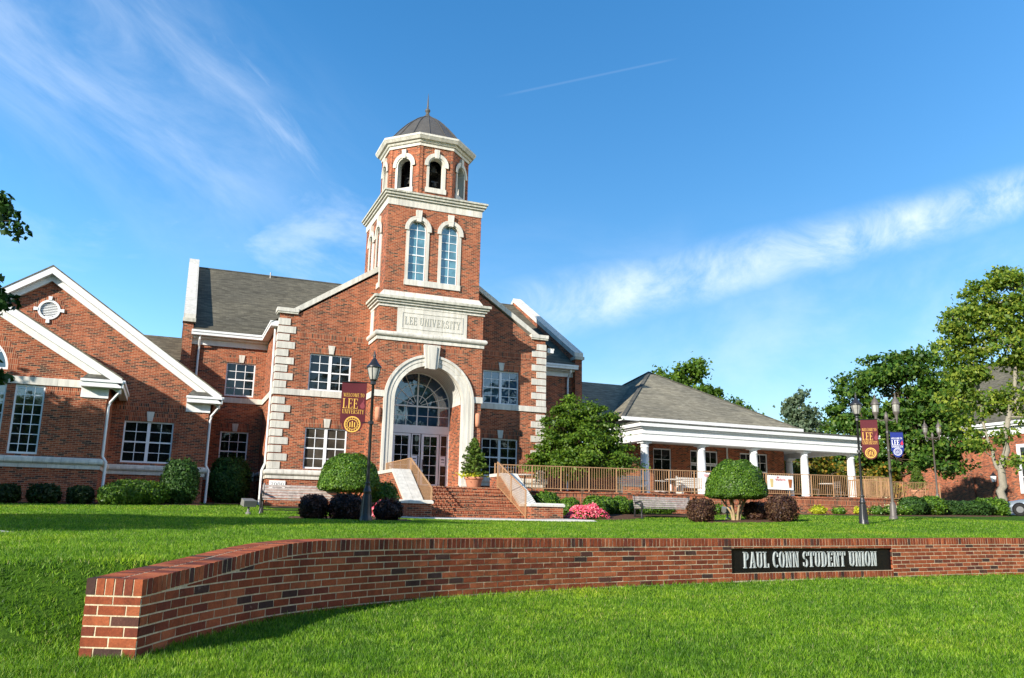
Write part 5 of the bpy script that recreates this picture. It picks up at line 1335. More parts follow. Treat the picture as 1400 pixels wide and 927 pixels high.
def pole_banner(lamp, x, y, z0, w, h, side, rv, cloth, ink, label, arms=True, shield='gold', gap=.09):
    """cloth banner beside a lamp pole: text lines and a round crest on a rounded tail"""
    rv = Vector((rv[0], rv[1], 0)).normalized(); n = rv.cross(Vector((0, 0, 1))).normalized()
    o = Vector((x, y, 0)) + rv * (side * gap)
    u = rv
    base = o if side > 0 else o - rv * w
    F = lambda a, b, d=0.0: base + u * a + Vector((0, 0, z0 + b)) + n * (d + .02 * math.sin(b * 3.1 + a * 4))
    t = thing('pole_banner', label, 'banner', (base.x, base.y, z0), 'banners on the lamp posts')
    m = MB().use(cloth)
    nu, nv = 6, 12
    for i in range(nu):
        for k in range(nv):
            a0, a1, b0, b1 = w * i / nu, w * (i + 1) / nu, .22 + (h - .22) * k / nv, .22 + (h - .22) * (k + 1) / nv
            m.face([F(a0, b0, .004), F(a1, b0, .004), F(a1, b1, .004), F(a0, b1, .004)]); m.face([F(a0, b1, -.004), F(a1, b1, -.004), F(a1, b0, -.004), F(a0, b0, -.004)])
    tail = [(w * .5 + w * .42 * math.cos(R(a)), .22 + .26 * math.sin(R(a))) for a in range(180, 361, 15)]
    tail = [(0, .22), (w * .08, .19)] + [(w * .5 + w * .40 * math.cos(R(a)), .17 + .20 * math.sin(R(a))) for a in range(195, 346, 15)] + [(w * .92, .19), (w, .22)]
    m.face([F(a, b, .004) for a, b in tail]); m.face([F(a, b, -.004) for a, b in tail[::-1]])
    c = m.build('cloth', t)
    p = MB().use(ink)
    FF = lambda a, b, d=0.0: F(a, b, d + .006)
    text_into(p, FF, 'WELCOME TO', w * .08, h * .70, h * .075, w * .84, .003, 0, .08, .22)
    text_into(p, FF, 'LEE', w * .06, h * .465, h * .20, w * .62, .003, 0, .06)
    text_into(p, FF, 'UNIVERSITY', w * .06, h * .36, h * .085, w * .88, .003, 0, .08)
    if ink == 'sign_white': pass
    p.build('print', t)
    p = MB().use('flame_print' if ink == 'gold' else 'print_red')
    fx, fy, fh = w * .84, h * .47, h * .19
    fl = [(0, 0), (.06, .0), (.10, .2), (.085, .42), (.055, .6), (.07, .8), (.04, 1.0), (.03, .75), (-.02, .55), (-.06, .35), (-.045, .12)]
    p.prism(FF, [(fx + a * w * 1.3, fy + b * fh) for a, b in fl], 0, .003); p.build('flame_emblem', t)
    p = MB().use(shield); cx, cy, rr = w * .5, .18, w * .33
    ring = lambda r_: [(cx + r_ * math.cos(2 * math.pi * k / 24), cy + r_ * math.sin(2 * math.pi * k / 24)) for k in range(24)]
    p.band(FF, ring(rr), ring(rr * .84), 0, .003, True); p.band(FF, ring(rr * .66), ring(rr * .58), 0, .003, True)
    for k in range(16):
        a = 2 * math.pi * k / 16; q = rr * .75; p.prism(FF, [(cx + q * math.cos(a) - .012 * w, cy + q * math.sin(a) - .03 * w), (cx + q * math.cos(a) + .012 * w, cy + q * math.sin(a) - .03 * w), (cx + q * math.cos(a) + .012 * w, cy + q * math.sin(a) + .03 * w), (cx + q * math.cos(a) - .012 * w, cy + q * math.sin(a) + .03 * w)], 0, .0035)
    for k in (-1, 0, 1): p.prism(FF, [(cx + k * rr * .28 - rr * .07, cy - rr * .38), (cx + k * rr * .28 + rr * .07, cy - rr * .38), (cx + k * rr * .28 + rr * .07, cy + rr * (.4 if k == 0 else .25)), (cx + k * rr * .28 - rr * .07, cy + rr * (.4 if k == 0 else .25))], 0, .0032)
    p.build('crest', t)
    if arms:
        for b in (.235, h):
            m = MB().use('black_metal'); q0 = Vector((x, y, z0 + b)); e = base + u * (w if side > 0 else 0)
            m.tube([q0, Vector((e.x, e.y, z0 + b))], .013, 6); m.tube([q0 - Vector((0, 0, .04)), q0 + Vector((0, 0, .04))], .07, 8); m.build('arm', t)
gA = ground_z(4.49, 20.27); gB = ground_z(20.95, 21.31); gC = ground_z(25.06, 24.02)
pole_banner(lampA, 4.49, 20.27, gA + 2.12, .60, 1.22, -1, (.978, -.21), 'banner_maroon', 'gold', 'maroon welcome banner on the lamp post left of the steps', gap=.15)
pole_banner(lampB, 20.95, 21.31, gB + 2.10, .52, 1.28, 1, (.74, -.67), 'banner_maroon', 'gold', 'maroon welcome banner on the lamp post right of the dome tree')
pole_banner(lampC, 25.06, 24.02, gC + 2.3, .44, .92, 1, (.74, -.67), 'banner_blue', 'sign_white', 'blue welcome banner on the twin lantern post', True, 'pale_print')

# ------------------------------------------------------------------ benches and floodlights
def bench(loc, rz, label, L=2.4):
    t = thing('garden_bench', label, 'bench', (0, 0, 0), 'wooden slat benches with iron ends')
    s = MB().use('bench_wood')
    for k in range(5): y = -.22 + k * .095; s.box(-L / 2, L / 2, y, y + .076, .42, .455)
    s.build('seat', t)
    b = MB().use('bench_wood')
    for k in range(5): z = .49 + k * .084; y = .245 + k * .018; b.hexa([(-L / 2, y, z), (L / 2, y, z), (L / 2, y + .032, z), (-L / 2, y + .032, z)], [(-L / 2, y + .015, z + .068), (L / 2, y + .015, z + .068), (L / 2, y + .047, z + .068), (-L / 2, y + .047, z + .068)])
    b.build('backrest', t)
    for x in (-L / 2 + .05, L / 2 - .05):
        e = MB().use('black_metal')
        e.tube([(x, -.24, 0), (x, -.2, .2), (x, -.22, .42), (x, -.26, .6), (x, -.18, .68), (x, .0, .67), (x, .26, .64)], .038, 6)
        e.tube([(x, -.26, .6), (x, -.22, .52), (x, -.14, .5), (x, -.12, .58), (x, -.18, .6)], .018, 6)
        e.tube([(x, .32, 0), (x, .28, .3), (x, .28, .5), (x, .37, .94)], .036, 6); e.tube([(x, -.22, .40), (x, .28, .40)], .024, 6)
        e.build('end_frame', t)
    r = MB().use('black_metal'); r.tube([(-L / 2 + .05, 0, .2), (L / 2 - .05, 0, .2)], .015, 6); r.tube([(-L / 2 + .05, .3, .12), (L / 2 - .05, .3, .12)], .015, 6); r.build('stretcher', t)
    t.location = loc; t.rotation_euler = (0, 0, rz); return t
bl = Vector((2.77, 27.56)); br = Vector((5.05, 26.65))
bench((3.9, 27.1, ground_z(3.9, 27.1) + .02), math.atan2(br.y - bl.y, br.x - bl.x) * .6, 'wooden slat bench behind the dark shrubs left of the lamp post', 2.4)
bench((18.9, 29.75, ground_z(18.9, 29.75) - .05), R(2), 'wooden slat bench on the lawn right of the pink flowers', 2.75)
def flood(loc, label, rz):
    t = thing('floodlight', label, 'floodlight', (0, 0, 0), 'ground floodlights')
    m = MB().use('flood_grey'); m.hexa([(-.19, -.08, .20), (.19, -.08, .20), (.19, .16, .26), (-.19, .16, .26)], [(-.21, -.13, .37), (.21, -.13, .37), (.17, .15, .45), (-.17, .15, .45)]); m.build('housing', t)
    m = MB().use('stone_dark'); m.hexa([(-.16, .158, .275), (.16, .158, .275), (.16, .172, .275), (-.16, .172, .275)], [(-.15, .152, .435), (.15, .152, .435), (.15, .166, .435), (-.15, .166, .435)]); m.build('lens', t)
    m = MB().use('flood_grey'); m.tube([(0, 0, -.05), (0, 0, .24)], .035, 8); m.lathe([(.08, 0), (.08, .05), (.05, .08)], (0, 0, -.02), 10); m.build('stem', t)
    t.location = loc; t.rotation_euler = (0, 0, rz); return t
flood((2.31, 26.3, ground_z(2.31, 26.3) + .02), 'grey floodlight on a short stem beside the left bench', R(20))
flood((19.99, 27.19, ground_z(19.99, 27.19) + .02), 'grey floodlight on a short stem behind the dome tree', R(-20))

# ------------------------------------------------------------------ terrace furniture
def cafe_table(x, y, label):
    z = zd(x); t = thing('cafe_table', label, 'table', (x, y, z), 'patio tables on the terrace')
    m = MB().use('pale_furniture'); m.sm = True; m.lathe([(.4, .70), (.42, .715), (.42, .735), (.38, .745)], (x, y, z), 18); m.build('table_top', t)
    m = MB().use('black_metal'); m.tube([(x, y, z + .03), (x, y, z + .7)], .03, 8); m.lathe([(.26, 0), (.26, .02), (.06, .05)], (x, y, z), 12); m.build('pedestal', t)
def cafe_chair(x, y, rz, label):
    t = thing('cafe_chair', label, 'chair', (0, 0, 0), 'patio chairs on the terrace')
    m = MB().use('bronze_metal'); m.box(-.2, .2, -.2, .2, .43, .45); m.build('seat', t)
    m = MB().use('bronze_metal')
    for k in range(4): m.box(-.2, .2, .19, .205, .55 + k * .09, .59 + k * .09)
    m.build('backrest', t)
    for a, b in ((-.19, -.19), (.19, -.19), (-.19, .19), (.19, .19)):
        m = MB().use('bronze_metal'); m.tube([(a, b, 0), (a, b, .9 if b > 0 else .43)], .013, 6); m.build('leg', t)
    t.location = (x, y, zd(x)); t.rotation_euler = (0, 0, rz)
cafe_table(14.6, 34.4, 'round patio table behind the railing just right of the steps'); cafe_chair(14.0, 34.2, R(95), 'slatted metal patio chair left of the table by the steps'); cafe_chair(15.25, 34.5, R(-85), 'slatted metal patio chair right of the table by the steps')
def settee(x, y, label, L=1.5):
    z = zd(x); t = thing('terrace_settee', label, 'bench', (x, y, z), 'pale benches on the terrace')
    m = MB().use('pale_furniture'); m.box(x - L / 2, x + L / 2, y - .25, y + .25, z + .36, z + .46); m.build('seat', t)
    m = MB().use('pale_furniture')
    for k in range(4): m.box(x - L / 2, x + L / 2, y + .22, y + .27, z + .50 + k * .1, z + .58 + k * .1)
    m.build('backrest', t)
    for a in (-L / 2 + .06, L / 2 - .06):
        m = MB().use('pale_furniture'); m.box(x + a - .04, x + a + .04, y - .24, y + .24, z, z + .358); m.box(x + a - .04, x + a + .04, y - .25, y + .28, z + .64, z + .69); m.box(x + a - .035, x + a + .035, y + .275, y + .31, z, z + .95); m.build('leg', t)
settee(20.6, 35.4, 'pale bench on the terrace just left of the first porch column'); settee(24.3, 35.6, 'pale bench on the terrace between the first and second porch columns', 1.9)
cafe_table(22.6, 34.9, 'round patio table between the two pale terrace benches'); cafe_chair(31.2, 35.0, R(60), 'slatted metal patio chair near the last porch column'); cafe_table(31.9, 34.8, 'round patio table near the last porch column'); cafe_chair(32.6, 35.0, R(-70), 'slatted metal patio chair right of the table near the last column'); cafe_chair(35.9, 38.2, R(20), 'slatted metal patio chair alone on the far end of the terrace')

# ------------------------------------------------------------------ far right building
fb = thing('brick_chapel', 'far right brick building with white cornice and dark roof behind the tall tree', 'building', (66, 46, 1.8))
FX = left(66.0); WY = [(-49.6, -45.4), (-39.6, -35.4)]
m = MB().use('brick'); m.panel(FX, rect(-63.5, -10, 1.0, 8.72), [rect(a, b, 3.8, 7.87) for a, b in WY], 0, .15); m.panel(Fr((0, 63.5, 0), (-1, 0, 0), (0, 1, 0)), rect(-90, -66, 1, 8.8)); m.build('wall', fb)
for y in (54.2, 43.0):
    m = MB().use('brick'); m.box(65.86, 66.02, y - .3, y + .3, 1.0, 8.7); m.build('pilaster', fb)
for a, b in WY:
    m = MB().use('window_white'); m.band(FX, rect(a, b, 3.8, 7.87), rect(a + .27, b - .27, 4.07, 7.6), -.05, .06, True)
    for k in range(1, 4): m.prism(FX, rect(a + (b - a) * k / 4 - .03, a + (b - a) * k / 4 + .03, 4.05, 7.62), -.08, -.04)
    for k in range(1, 3): m.prism(FX, rect(a + .25, b - .25, 3.8 + 4.07 * k / 3 - .03, 3.8 + 4.07 * k / 3 + .03), -.08, -.042)
    o = m.build('window', fb); p = MB().use('glass'); p.prism(FX, rect(a + .1, b - .1, 3.9, 7.77), -.14, -.07); p.build('pane', o)
m = MB().use('white_paint'); m.box(65.88, 66.1, 10, 63.6, 8.72, 9.42); m.box(65.5, 66.0, 10, 63.8, 9.422, 9.58); m.box(65.32, 66.0, 10, 63.95, 9.582, 9.82); m.build('cornice', fb)
m = MB().use('shingles'); m.face([(65.25, 10, 9.84), (65.25, 64, 9.84), (77.5, 64, 17.4), (77.5, 10, 17.4)][::-1]); m.face([(77.5, 10, 17.4), (90, 10, 9.84), (90, 64, 9.84), (77.5, 64, 17.4)][::-1]); m.build('roof', fb)
m = MB().use('brick'); m.face([(66, 63.48, 8.8), (77.5, 63.48, 17.2), (90, 63.48, 8.8)]); m.build('gable', fb)
m = MB().use('black_metal'); wy, wz = 51.7, 4.75; m.tube([(65.98, wy, wz - .42), (65.64, wy, wz - .3), (65.58, wy, wz)], .036, 6); m.lathe([(.12, 0), (.24, .54), (.28, .56), (.14, .72), (.036, .87)], (65.58, wy, wz), 8); o = m.build('wall_lantern', fb)
g = MB().use('sign_white'); g.lathe([(.16, .06), (.255, .53)], (65.58, wy, wz), 8); g.build('lantern_glass', o)

# ------------------------------------------------------------------ car
def car(loc, ang, label):
    t = thing('parked_car', label, 'car', (0, 0, 0))
    # x forward (nose at +2.2)
    secs = [(2.22, .32, .60, .50), (2.15, .26, .68, .72), (1.9, .22, .76, .82), (1.35, .20, .86, .87), (.75, .20, .95, .89), (-.3, .20, .97, .90), (-1.2, .20, .99, .89), (-1.75, .22, .98, .85), (-2.1, .28, .90, .78), (-2.2, .36, .80, .60)]
    b = MB().use('car_paint'); b.sm = True; rows = []
    for x, z0, z1, w in secs:
        rows.append([(x, -w * .9, z0), (x, -w, z0 + .12), (x, -w * 1.0, (z0 + z1) / 2), (x, -w * .95, z1 - .06), (x, -w * .8, z1), (x, 0, z1 + .03), (x, w * .8, z1), (x, w * .95, z1 - .06), (x, w, (z0 + z1) / 2), (x, w, z0 + .12), (x, w * .9, z0)])
    b.grid(rows[::-1]); b.face(rows[0]); b.face(rows[-1][::-1]); b.build('body', t)
    c = MB().use('car_paint'); c.sm = True
    cab = [(.95, .97, .74, .94, .74), (.15, 1.38, .58, .94, .8), (-.5, 1.43, .58, .94, .8), (-1.15, 1.36, .56, .94, .8), (-1.7, 1.02, .66, .94, .74)]
    rows = [[(x, -wb, zb), (x, -w, z), (x, 0, z + .02), (x, w, z), (x, wb, zb)] for x, z, w, zb, wb in cab]
    gl = MB().use('car_glass')
    for (r0, r1) in zip(rows[:-1], rows[1:]):
        for j in (0, 3): gl.face([r1[j], r1[j + 1], r0[j + 1], r0[j]])
    for r0, r1 in ((rows[0], rows[1]), (rows[3], rows[4])):
        for j in (1, 2): gl.face([r1[j], r1[j + 1], r0[j + 1], r0[j]])
    for r0, r1 in ((rows[1], rows[2]), (rows[2], rows[3])):
        for j in (1, 2): c.face([r1[j], r1[j + 1], r0[j + 1], r0[j]])
    c.build('roof', t); gl.build('glasshouse', t)
    pl = MB().use('car_paint')
    for s in (1, 4):
        pass
    for j in (1, 3):
        pl.tube([Vector(r[j]) for r in rows], .03, 5)
    for k in (2,): pl.tube([Vector(rows[k][0]), Vector(rows[k][1])], .03, 5); pl.tube([Vector(rows[k][4]), Vector(rows[k][3])], .03, 5)
    pl.build('pillars', t)
    for x in (1.38, -1.35):
        for s in (-1, 1):
            m = MB().use('tyre'); prof = [(.18, -.1), (.30, -.1), (.325, -.07), (.325, .07), (.30, .1), (.18, .1)]
            rws = [[(x + r * math.cos(2 * math.pi * k / 22), s * .82 + w, .325 + r * math.sin(2 * math.pi * k / 22)) for k in range(22)] for r, w in prof]; m.grid(rws, True); w_ = m.build('wheel', t)
            m = MB().use('alloy'); m.prism(Fr((x, s * .82, 0), (s * -1, 0, 0), (0, s, 0)), [(.19 * math.cos(2 * math.pi * k / 18), .325 + .19 * math.sin(2 * math.pi * k / 18)) for k in range(18)], -.05, .08); m.build('rim', w_)
            m = MB().use('dark_void'); m.prism(Fr((x, s * .885, 0), (s * -1, 0, 0), (0, s, 0)), [(.38 * math.cos(2 * math.pi * k / 20), .33 + .38 * math.sin(2 * math.pi * k / 20)) for k in range(20)], -.12, -.0); m.build('wheel_arch', t)
    for s in (-1, 1):
        m = MB().use('headlight'); m.box(2.0, 2.16, s * .55 - .14, s * .55 + .14, .56, .68); m.build('headlight', t)
        m = MB().use('taillight'); m.box(-2.16, -2.02, s * .6 - .13, s * .6 + .13, .66, .82); m.build('taillight', t)
        m = MB().use('car_paint'); m.box(.62, .8, s * .9, s * 1.04, .98, 1.1); m.build('wing_mirror', t)
    t.location = loc; t.rotation_euler = (0, 0, ang)
cx_, cy_ = 45.25, 32.45
car((cx_, cy_, ground_z(cx_, cy_) + .03), math.atan2(.81, -.59), 'silver blue car parked at the right edge beyond the hedge')

# ------------------------------------------------------------------ foliage
def leaves_mesh(name, C, Nrm, size, matname, parent=None, aspect=1.7, core=None):
    """one mesh of small leaf faces at centres C with normals Nrm"""
    n = len(C); C = np.asarray(C, float); Nrm = np.asarray(Nrm, float)
    Nrm = Nrm / np.maximum(1e-6, np.linalg.norm(Nrm, axis=1))[:, None]
    r = RNG.normal(size=(n, 3)); a = np.cross(Nrm, r); a /= np.maximum(1e-6, np.linalg.norm(a, axis=1))[:, None]; b = np.cross(Nrm, a)
    s = (size * RNG.uniform(.6, 1.35, n))[:, None] if np.isscalar(size) else (size * RNG.uniform(.6, 1.35, n))[:, None]
    L = s * aspect / 2; W = s / 2
    fold = Nrm * s * .18
    V = np.stack([C - a * L, C - b * W + fold, C + a * L, C + b * W + fold], 1).reshape(-1, 3)
    F = np.arange(4 * n).reshape(-1, 4)
    extra_v, extra_f = (core if core else (np.zeros((0, 3)), []))
    me = bpy.data.meshes.new(name)
    nv = len(V) + len(extra_v); me.vertices.add(nv); me.vertices.foreach_set('co', np.vstack([V, extra_v]).ravel() if len(extra_v) else V.ravel())
    idx = F.ravel(); ef = np.array(extra_f, int).reshape(-1, 4) + len(V) if len(extra_f) else np.zeros((0, 4), int)
    allidx = np.concatenate([idx, ef.ravel()]).astype(np.int32); nf = len(F) + len(ef)
    me.loops.add(len(allidx)); me.loops.foreach_set('vertex_index', allidx)
    me.polygons.add(nf); me.polygons.foreach_set('loop_start', (np.arange(nf) * 4).astype(np.int32)); me.polygons.foreach_set('loop_total', np.full(nf, 4, np.int32))
    me.materials.append(MATS[matname]); me.update(calc_edges=True)
    o = bpy.data.objects.new(name, me); col.objects.link(o)
    if parent is not None: o.parent = parent; o.matrix_parent_inverse = parent_inv(parent)
    return o
def sphere_dirs(n):
    d = RNG.normal(size=(n, 3)); return d / np.linalg.norm(d, axis=1)[:, None]
def core_mesh(c, rad, fn=None, nu=16, nv=9):
    V = []; F = []
    for i in range(nv):
        ph = -math.pi / 2 + math.pi * i / (nv - 1)
        for j in range(nu):
            th = 2 * math.pi * j / nu; d = np.array([math.cos(ph) * math.cos(th), math.cos(ph) * math.sin(th), math.sin(ph)])
            V.append(np.array(c) + (fn(d) if fn else d * rad))
    for i in range(nv - 1):
        for j in range(nu): F.append([i * nu + j, i * nu + (j + 1) % nu, (i + 1) * nu + (j + 1) % nu, (i + 1) * nu + j])
    return np.array(V), F
def shrub(name, label, loc, rx, ry, h, matname, n=4200, leaf=.06, p=2.6, cat='shrub', rz=0.0, group=None, z0=0.0, lump=.06, stems=True, flat=0.0):
    """clipped shrub: rounded box (superquadric) skin of leaves over a leafy inner mass, with a few short stems"""
    x, y = loc[0], loc[1]; g = loc[2] if len(loc) > 2 else float(ground_z(x, y))
    t = thing(name, label, cat, (x, y, g), group)
    d = sphere_dirs(n); k1, k2 = RNG.uniform(0, 6, 3), RNG.uniform(0, 6, 3)
    ca, sa = math.cos(rz), math.sin(rz)
    R3 = np.array([[ca, -sa, 0], [sa, ca, 0], [0, 0, 1]])
    S = np.array([rx, ry, h / 2])
    def surf(d):
        d = np.atleast_2d(d)
        q = 1 / (np.sum(np.abs(d) ** p, 1)) ** (1 / p)
        lm = 1 + lump * (np.sin(d @ np.array([3.1, 2.2, 1.9]) * 2.1 + k1[0]) + .6 * np.sin(d @ np.array([-2.3, 4.2, 3.7]) * 1.9 + k1[1]) + .5 * np.sin(d @ np.array([6.3, -3.2, 5.1]) * 1.6 + k1[2]))
        v = d * (q * lm)[:, None]
        return v * S
    base = np.array([x, y, g + z0 + h / 2])
    P = surf(d); depth = 1 - np.abs(RNG.normal(0, .08, n))[:, None]; depth = np.where(RNG.uniform(0, 1, (n, 1)) < .07, 1 + np.abs(RNG.normal(0, .07, (n, 1))), depth)
    Nn = d / S; Nn = Nn / np.linalg.norm(Nn, axis=1)[:, None] + RNG.normal(0, .55, (n, 3))
    C = (P * depth) @ R3.T + base + RNG.normal(0, leaf * .25, (n, 3)); keep = C[:, 2] > g - .02
    core = core_mesh(base, 1, lambda dd: (surf(dd)[0] * .86) @ R3.T)
    leaves_mesh('foliage', C[keep], (Nn @ R3.T)[keep], leaf, matname, t, 1.5, core)
    if stems:
        m = MB().use('bark_brown')
        for k in range(4):
            a = k * 1.6 + .3; m.tube([(x + .06 * math.cos(a), y + .06 * math.sin(a), g - .05), (x + rx * .4 * math.cos(a), y + ry * .4 * math.sin(a), g + z0 + h * .5)], .018, 5)
        m.build('stem', t)
    return t
def topiary(loc, rx, h, z0, label, lean=0.0):
    """clipped dome on bare, forking pale stems"""
    x, y = loc; g = float(ground_z(x, y)); t = thing('dome_tree', label, 'topiary tree', (x, y, g), 'clipped dome trees on bare stems')
    n = 24000; k1 = RNG.uniform(0, 6, 3)
    d = sphere_dirs(n)
    def surf(d):
        d = np.atleast_2d(d); up = d[:, 2] > 0
        lm = 1 + .025 * (np.sin(d @ np.array([3.1, 2.2, 1.9]) * 2.3 + k1[0]) + np.sin(d @ np.array([-4.3, 5.2, 3.7]) * 1.7 + k1[1]))
        v = d * lm[:, None]; v = v * np.array([rx, rx, 1])
        v[:, 2] = np.where(up, v[:, 2] * h * .88, v[:, 2] * h * .12)
        # plump shoulders
        rr = np.hypot(d[:, 0], d[:, 1]); bul = np.where(up, rr ** .80 / np.maximum(rr, 1e-3), rr ** .45 / np.maximum(rr, 1e-3)); v[:, :2] *= bul[:, None]
        return v
    base = np.array([x + lean, y, g + z0 + h * .12]); P = surf(d)
    N_ = d * np.array([1, 1, 1.1]) + RNG.normal(0, .5, (n, 3)); C = base + P * (1 - np.abs(RNG.normal(0, .028, n)))[:, None] + RNG.normal(0, .012, (n, 3))
    leaves_mesh('crown', C, N_, .040, 'leaf_box', t, 1.4, core_mesh(base, 1, lambda dd: surf(dd)[0] * .92, 22, 13))
    m = MB().use('bark_tan'); m.sm = True
    for k in range(6):
        a = k * 1.05 + .2; q = .10
        e = rx * (.45 if k % 2 else .62)
        m.tube([(x + q * math.cos(a), y + q * math.sin(a), g - .08), (x + (q + .05) * math.cos(a + .2), y + (q + .05) * math.sin(a + .2), g + z0 * .35), (x + lean * .5 + e * .55 * math.cos(a), y + e * .55 * math.sin(a), g + z0 * .75), (x + lean + e * math.cos(a + .1), y + e * math.sin(a + .1), g + z0 + h * .15)], [.055, .045, .035, .022], 7)
        m.tube([(x + e * .5 * math.cos(a), y + e * .5 * math.sin(a), g + z0 * .7), (x + e * .55 * math.cos(a + .6), y + e * .55 * math.sin(a + .6), g + z0 + .1)], [.028, .016], 6)
    m.build('trunk', t)
    return t
def tree(name, label, loc, az, blobs, trunk_pts, trunk_r, leafmat, bark, n_sub=140, per=150, leaf=.13, sub_r=.55, group=None, up=.5, limbs=True, z=None, flat=.7, inner=.45, lean=0.0):
    """tree built from crown masses given as (right, depth, height, radius, vertical radius) around the foot; right and depth follow the azimuth az"""
    x, y = loc; g = float(ground_z(x, y)) if z is None else z
    blobs = [(b[0] + lean * b[2], *b[1:]) for b in blobs]; trunk_pts = [[(p[0] + lean * p[2], p[1], p[2]) for p in pts] for pts in trunk_pts]
    t = thing(name, label, 'tree', (x, y, g), group)
    rv = np.array([math.cos(az), -math.sin(az), 0]); dv = np.array([math.sin(az), math.cos(az), 0]); o = np.array([x, y, g])
    W = lambda a, b, c: o + rv * a + dv * b + np.array([0, 0, c])
    vol = np.array([b[3] ** 2 * b[4] for b in blobs]) ** .8; cnt = np.maximum(3, (n_sub * vol / vol.sum())).astype(int)
    Cs, Ns, subs = [], [], []
    for bi, (b, k) in enumerate(zip(blobs, cnt)):
        c = W(*b[:3])
        dirs = sphere_dirs(k); rr = RNG.uniform(inner, 1.0, k) ** .6
        sc = np.array([b[3], b[3], b[4]])
        P = c + dirs * sc * rr[:, None]
        for p_, d_ in zip(P, dirs):
            m_ = max(8, int(per * RNG.uniform(.35, 1.5))); s_ = sub_r * RNG.uniform(.6, 1.3)
            q = RNG.normal(0, 1, (m_, 3)) * np.array([s_, s_, s_ * flat]) * .55
            Cs.append(p_ + q); Ns.append(RNG.normal(0, .8, (m_, 3)) + d_ * .5 + np.array([0, 0, up]) - np.array([SUN.x, SUN.y, SUN.z]) * 0)
            subs.append((bi, p_))
    leaves_mesh('crown', np.vstack(Cs), np.vstack(Ns), leaf, leafmat, t, 1.45)
    m = MB().use(bark); m.sm = True
    for pts, rad in zip(trunk_pts, trunk_r):
        P = [W(*p) for p in pts]; dense = []; rads = []
        for i in range(len(P) - 1):
            for k in range(4):
                f = k / 4; wob = RNG.normal(0, .3, 3) * rad[i] * (1 if 0 < k else 0); dense.append(P[i] * (1 - f) + P[i + 1] * f + wob); rads.append(rad[i] * (1 - f) + rad[i + 1] * f)
        dense.append(P[-1]); rads.append(rad[-1]); m.tube(dense, rads, 10)
    if limbs:
        tops = [W(*p) for pts in trunk_pts for p in pts[1:]]
        for b in blobs:
            c = W(*b[:3]); q = min(tops, key=lambda v: np.linalg.norm(v - c) + max(0, v[2] - c[2]) * 3)
            L_ = np.linalg.norm(c - q); mid = (q + c) / 2 + np.array([0, 0, -.06 * L_]) + RNG.normal(0, .05 * L_, 3); r0 = min(max(.035, .02 * L_ + .02), trunk_r[0][0] * .45)
            m.tube([q, mid, c], [r0, r0 * .75, r0 * .4], 7)
        for bi, p_ in subs[::2]:
            c = W(*blobs[bi][:3]); m.tube([c, (c + p_) / 2 + RNG.normal(0, .06, 3), p_], [.03, .022, .01], 5)
    m.build('trunk', t)
    return t

# clipped and bushy shrubs (x, y from the lawn plan)
topiary((5.29, 26.52), .95, 1.16, .76, 'clipped green dome tree on stems left of the steps, partly behind the lamp post')
topiary((19.0, 25.35), 1.08, 1.38, .78, 'clipped bright green dome tree on pale forking stems right of the steps', .03)
shrub('purple_shrub', 'dark plum clipped shrub in front of the right half of the left bench', (3.66, 22.85), .35, .35, .62, 'leaf_plum', 3000, .045, 3.2, group='dark plum shrubs by the left lamp post')
shrub('purple_shrub', 'dark plum shrub touching the left side of the left lamp post base', (4.46, 22.6), .42, .40, .66, 'leaf_plum', 3400, .045, 3.0, group='dark plum shrubs by the left lamp post')
shrub('purple_shrub', 'ragged dark plum shrub between the left lamp post and the step pier', (5.75, 23.2), .36, .36, .58, 'leaf_plum', 2600, .05, 2.3, group='dark plum shrubs by the left lamp post', lump=.12)
shrub('purple_shrub', 'reddish brown clipped shrub beside the right end of the right bench', (17.25, 24.95), .42, .42, .78, 'leaf_purple', 4200, .045, 3.4, group='reddish brown shrubs by the right dome tree')
shrub('purple_shrub', 'reddish brown clipped shrub in full sun right of the dome tree stems', (19.85, 23.9), .47, .46, .88, 'leaf_purple', 4600, .045, 3.4, group='reddish brown shrubs by the right dome tree')
shrub('purple_shrub', 'reddish brown shrub in shadow close behind the dome tree stems', (20.05, 25.55), .43, .43, .64, 'leaf_purple', 3000, .045, 3.4, group='reddish brown shrubs by the right dome tree')
shrub('round_shrub', 'bright green ball shrub between the left lamp post and the steps', (6.62, 27.3), .44, .44, 1.12, 'leaf_box', 3600, .05, 2.2)
shrub('hedge', 'low green hedge along the foot of the inner gabled wing', (-.95, 34.55), 1.0, .5, .86, 'leaf_box', 6500, .06, 3.4, 'hedge', R(20), None)
shrub('box_shrub', 'small squared green shrub at the left end of the low wing hedge', (-1.75, 33.55), .45, .42, .66, 'leaf_box', 3600, .055, 3.6)
shrub('tall_shrub', 'tall rounded dark green shrub at the corner of the inner wing', (.48, 35.6), .66, .62, 1.68, 'leaf_holly', 8000, .06, 3.0, lump=.04)
shrub('tall_shrub', 'tall rounded dark green shrub in the recess under the ground floor window', (2.57, 39.6), .84, .78, 2.0, 'leaf_holly', 9500, .065, 2.9, lump=.04)
shrub('box_shrub', 'small dark shrub at the corner of the nearest wing', (-2.82, 33.9), .40, .38, .62, 'leaf_dark', 2400, .06, 3.2)
shrub('box_shrub', 'wide dark shrub under the right edge of the big wing window', (-3.95, 33.9), .50, .40, .66, 'leaf_dark', 2600, .06, 3.2)
shrub('box_shrub', 'dark shrub at the far left edge of the frame under the wing wall', (-5.15, 33.9), .45, .40, .64, 'leaf_dark', 2400, .06, 3.2)
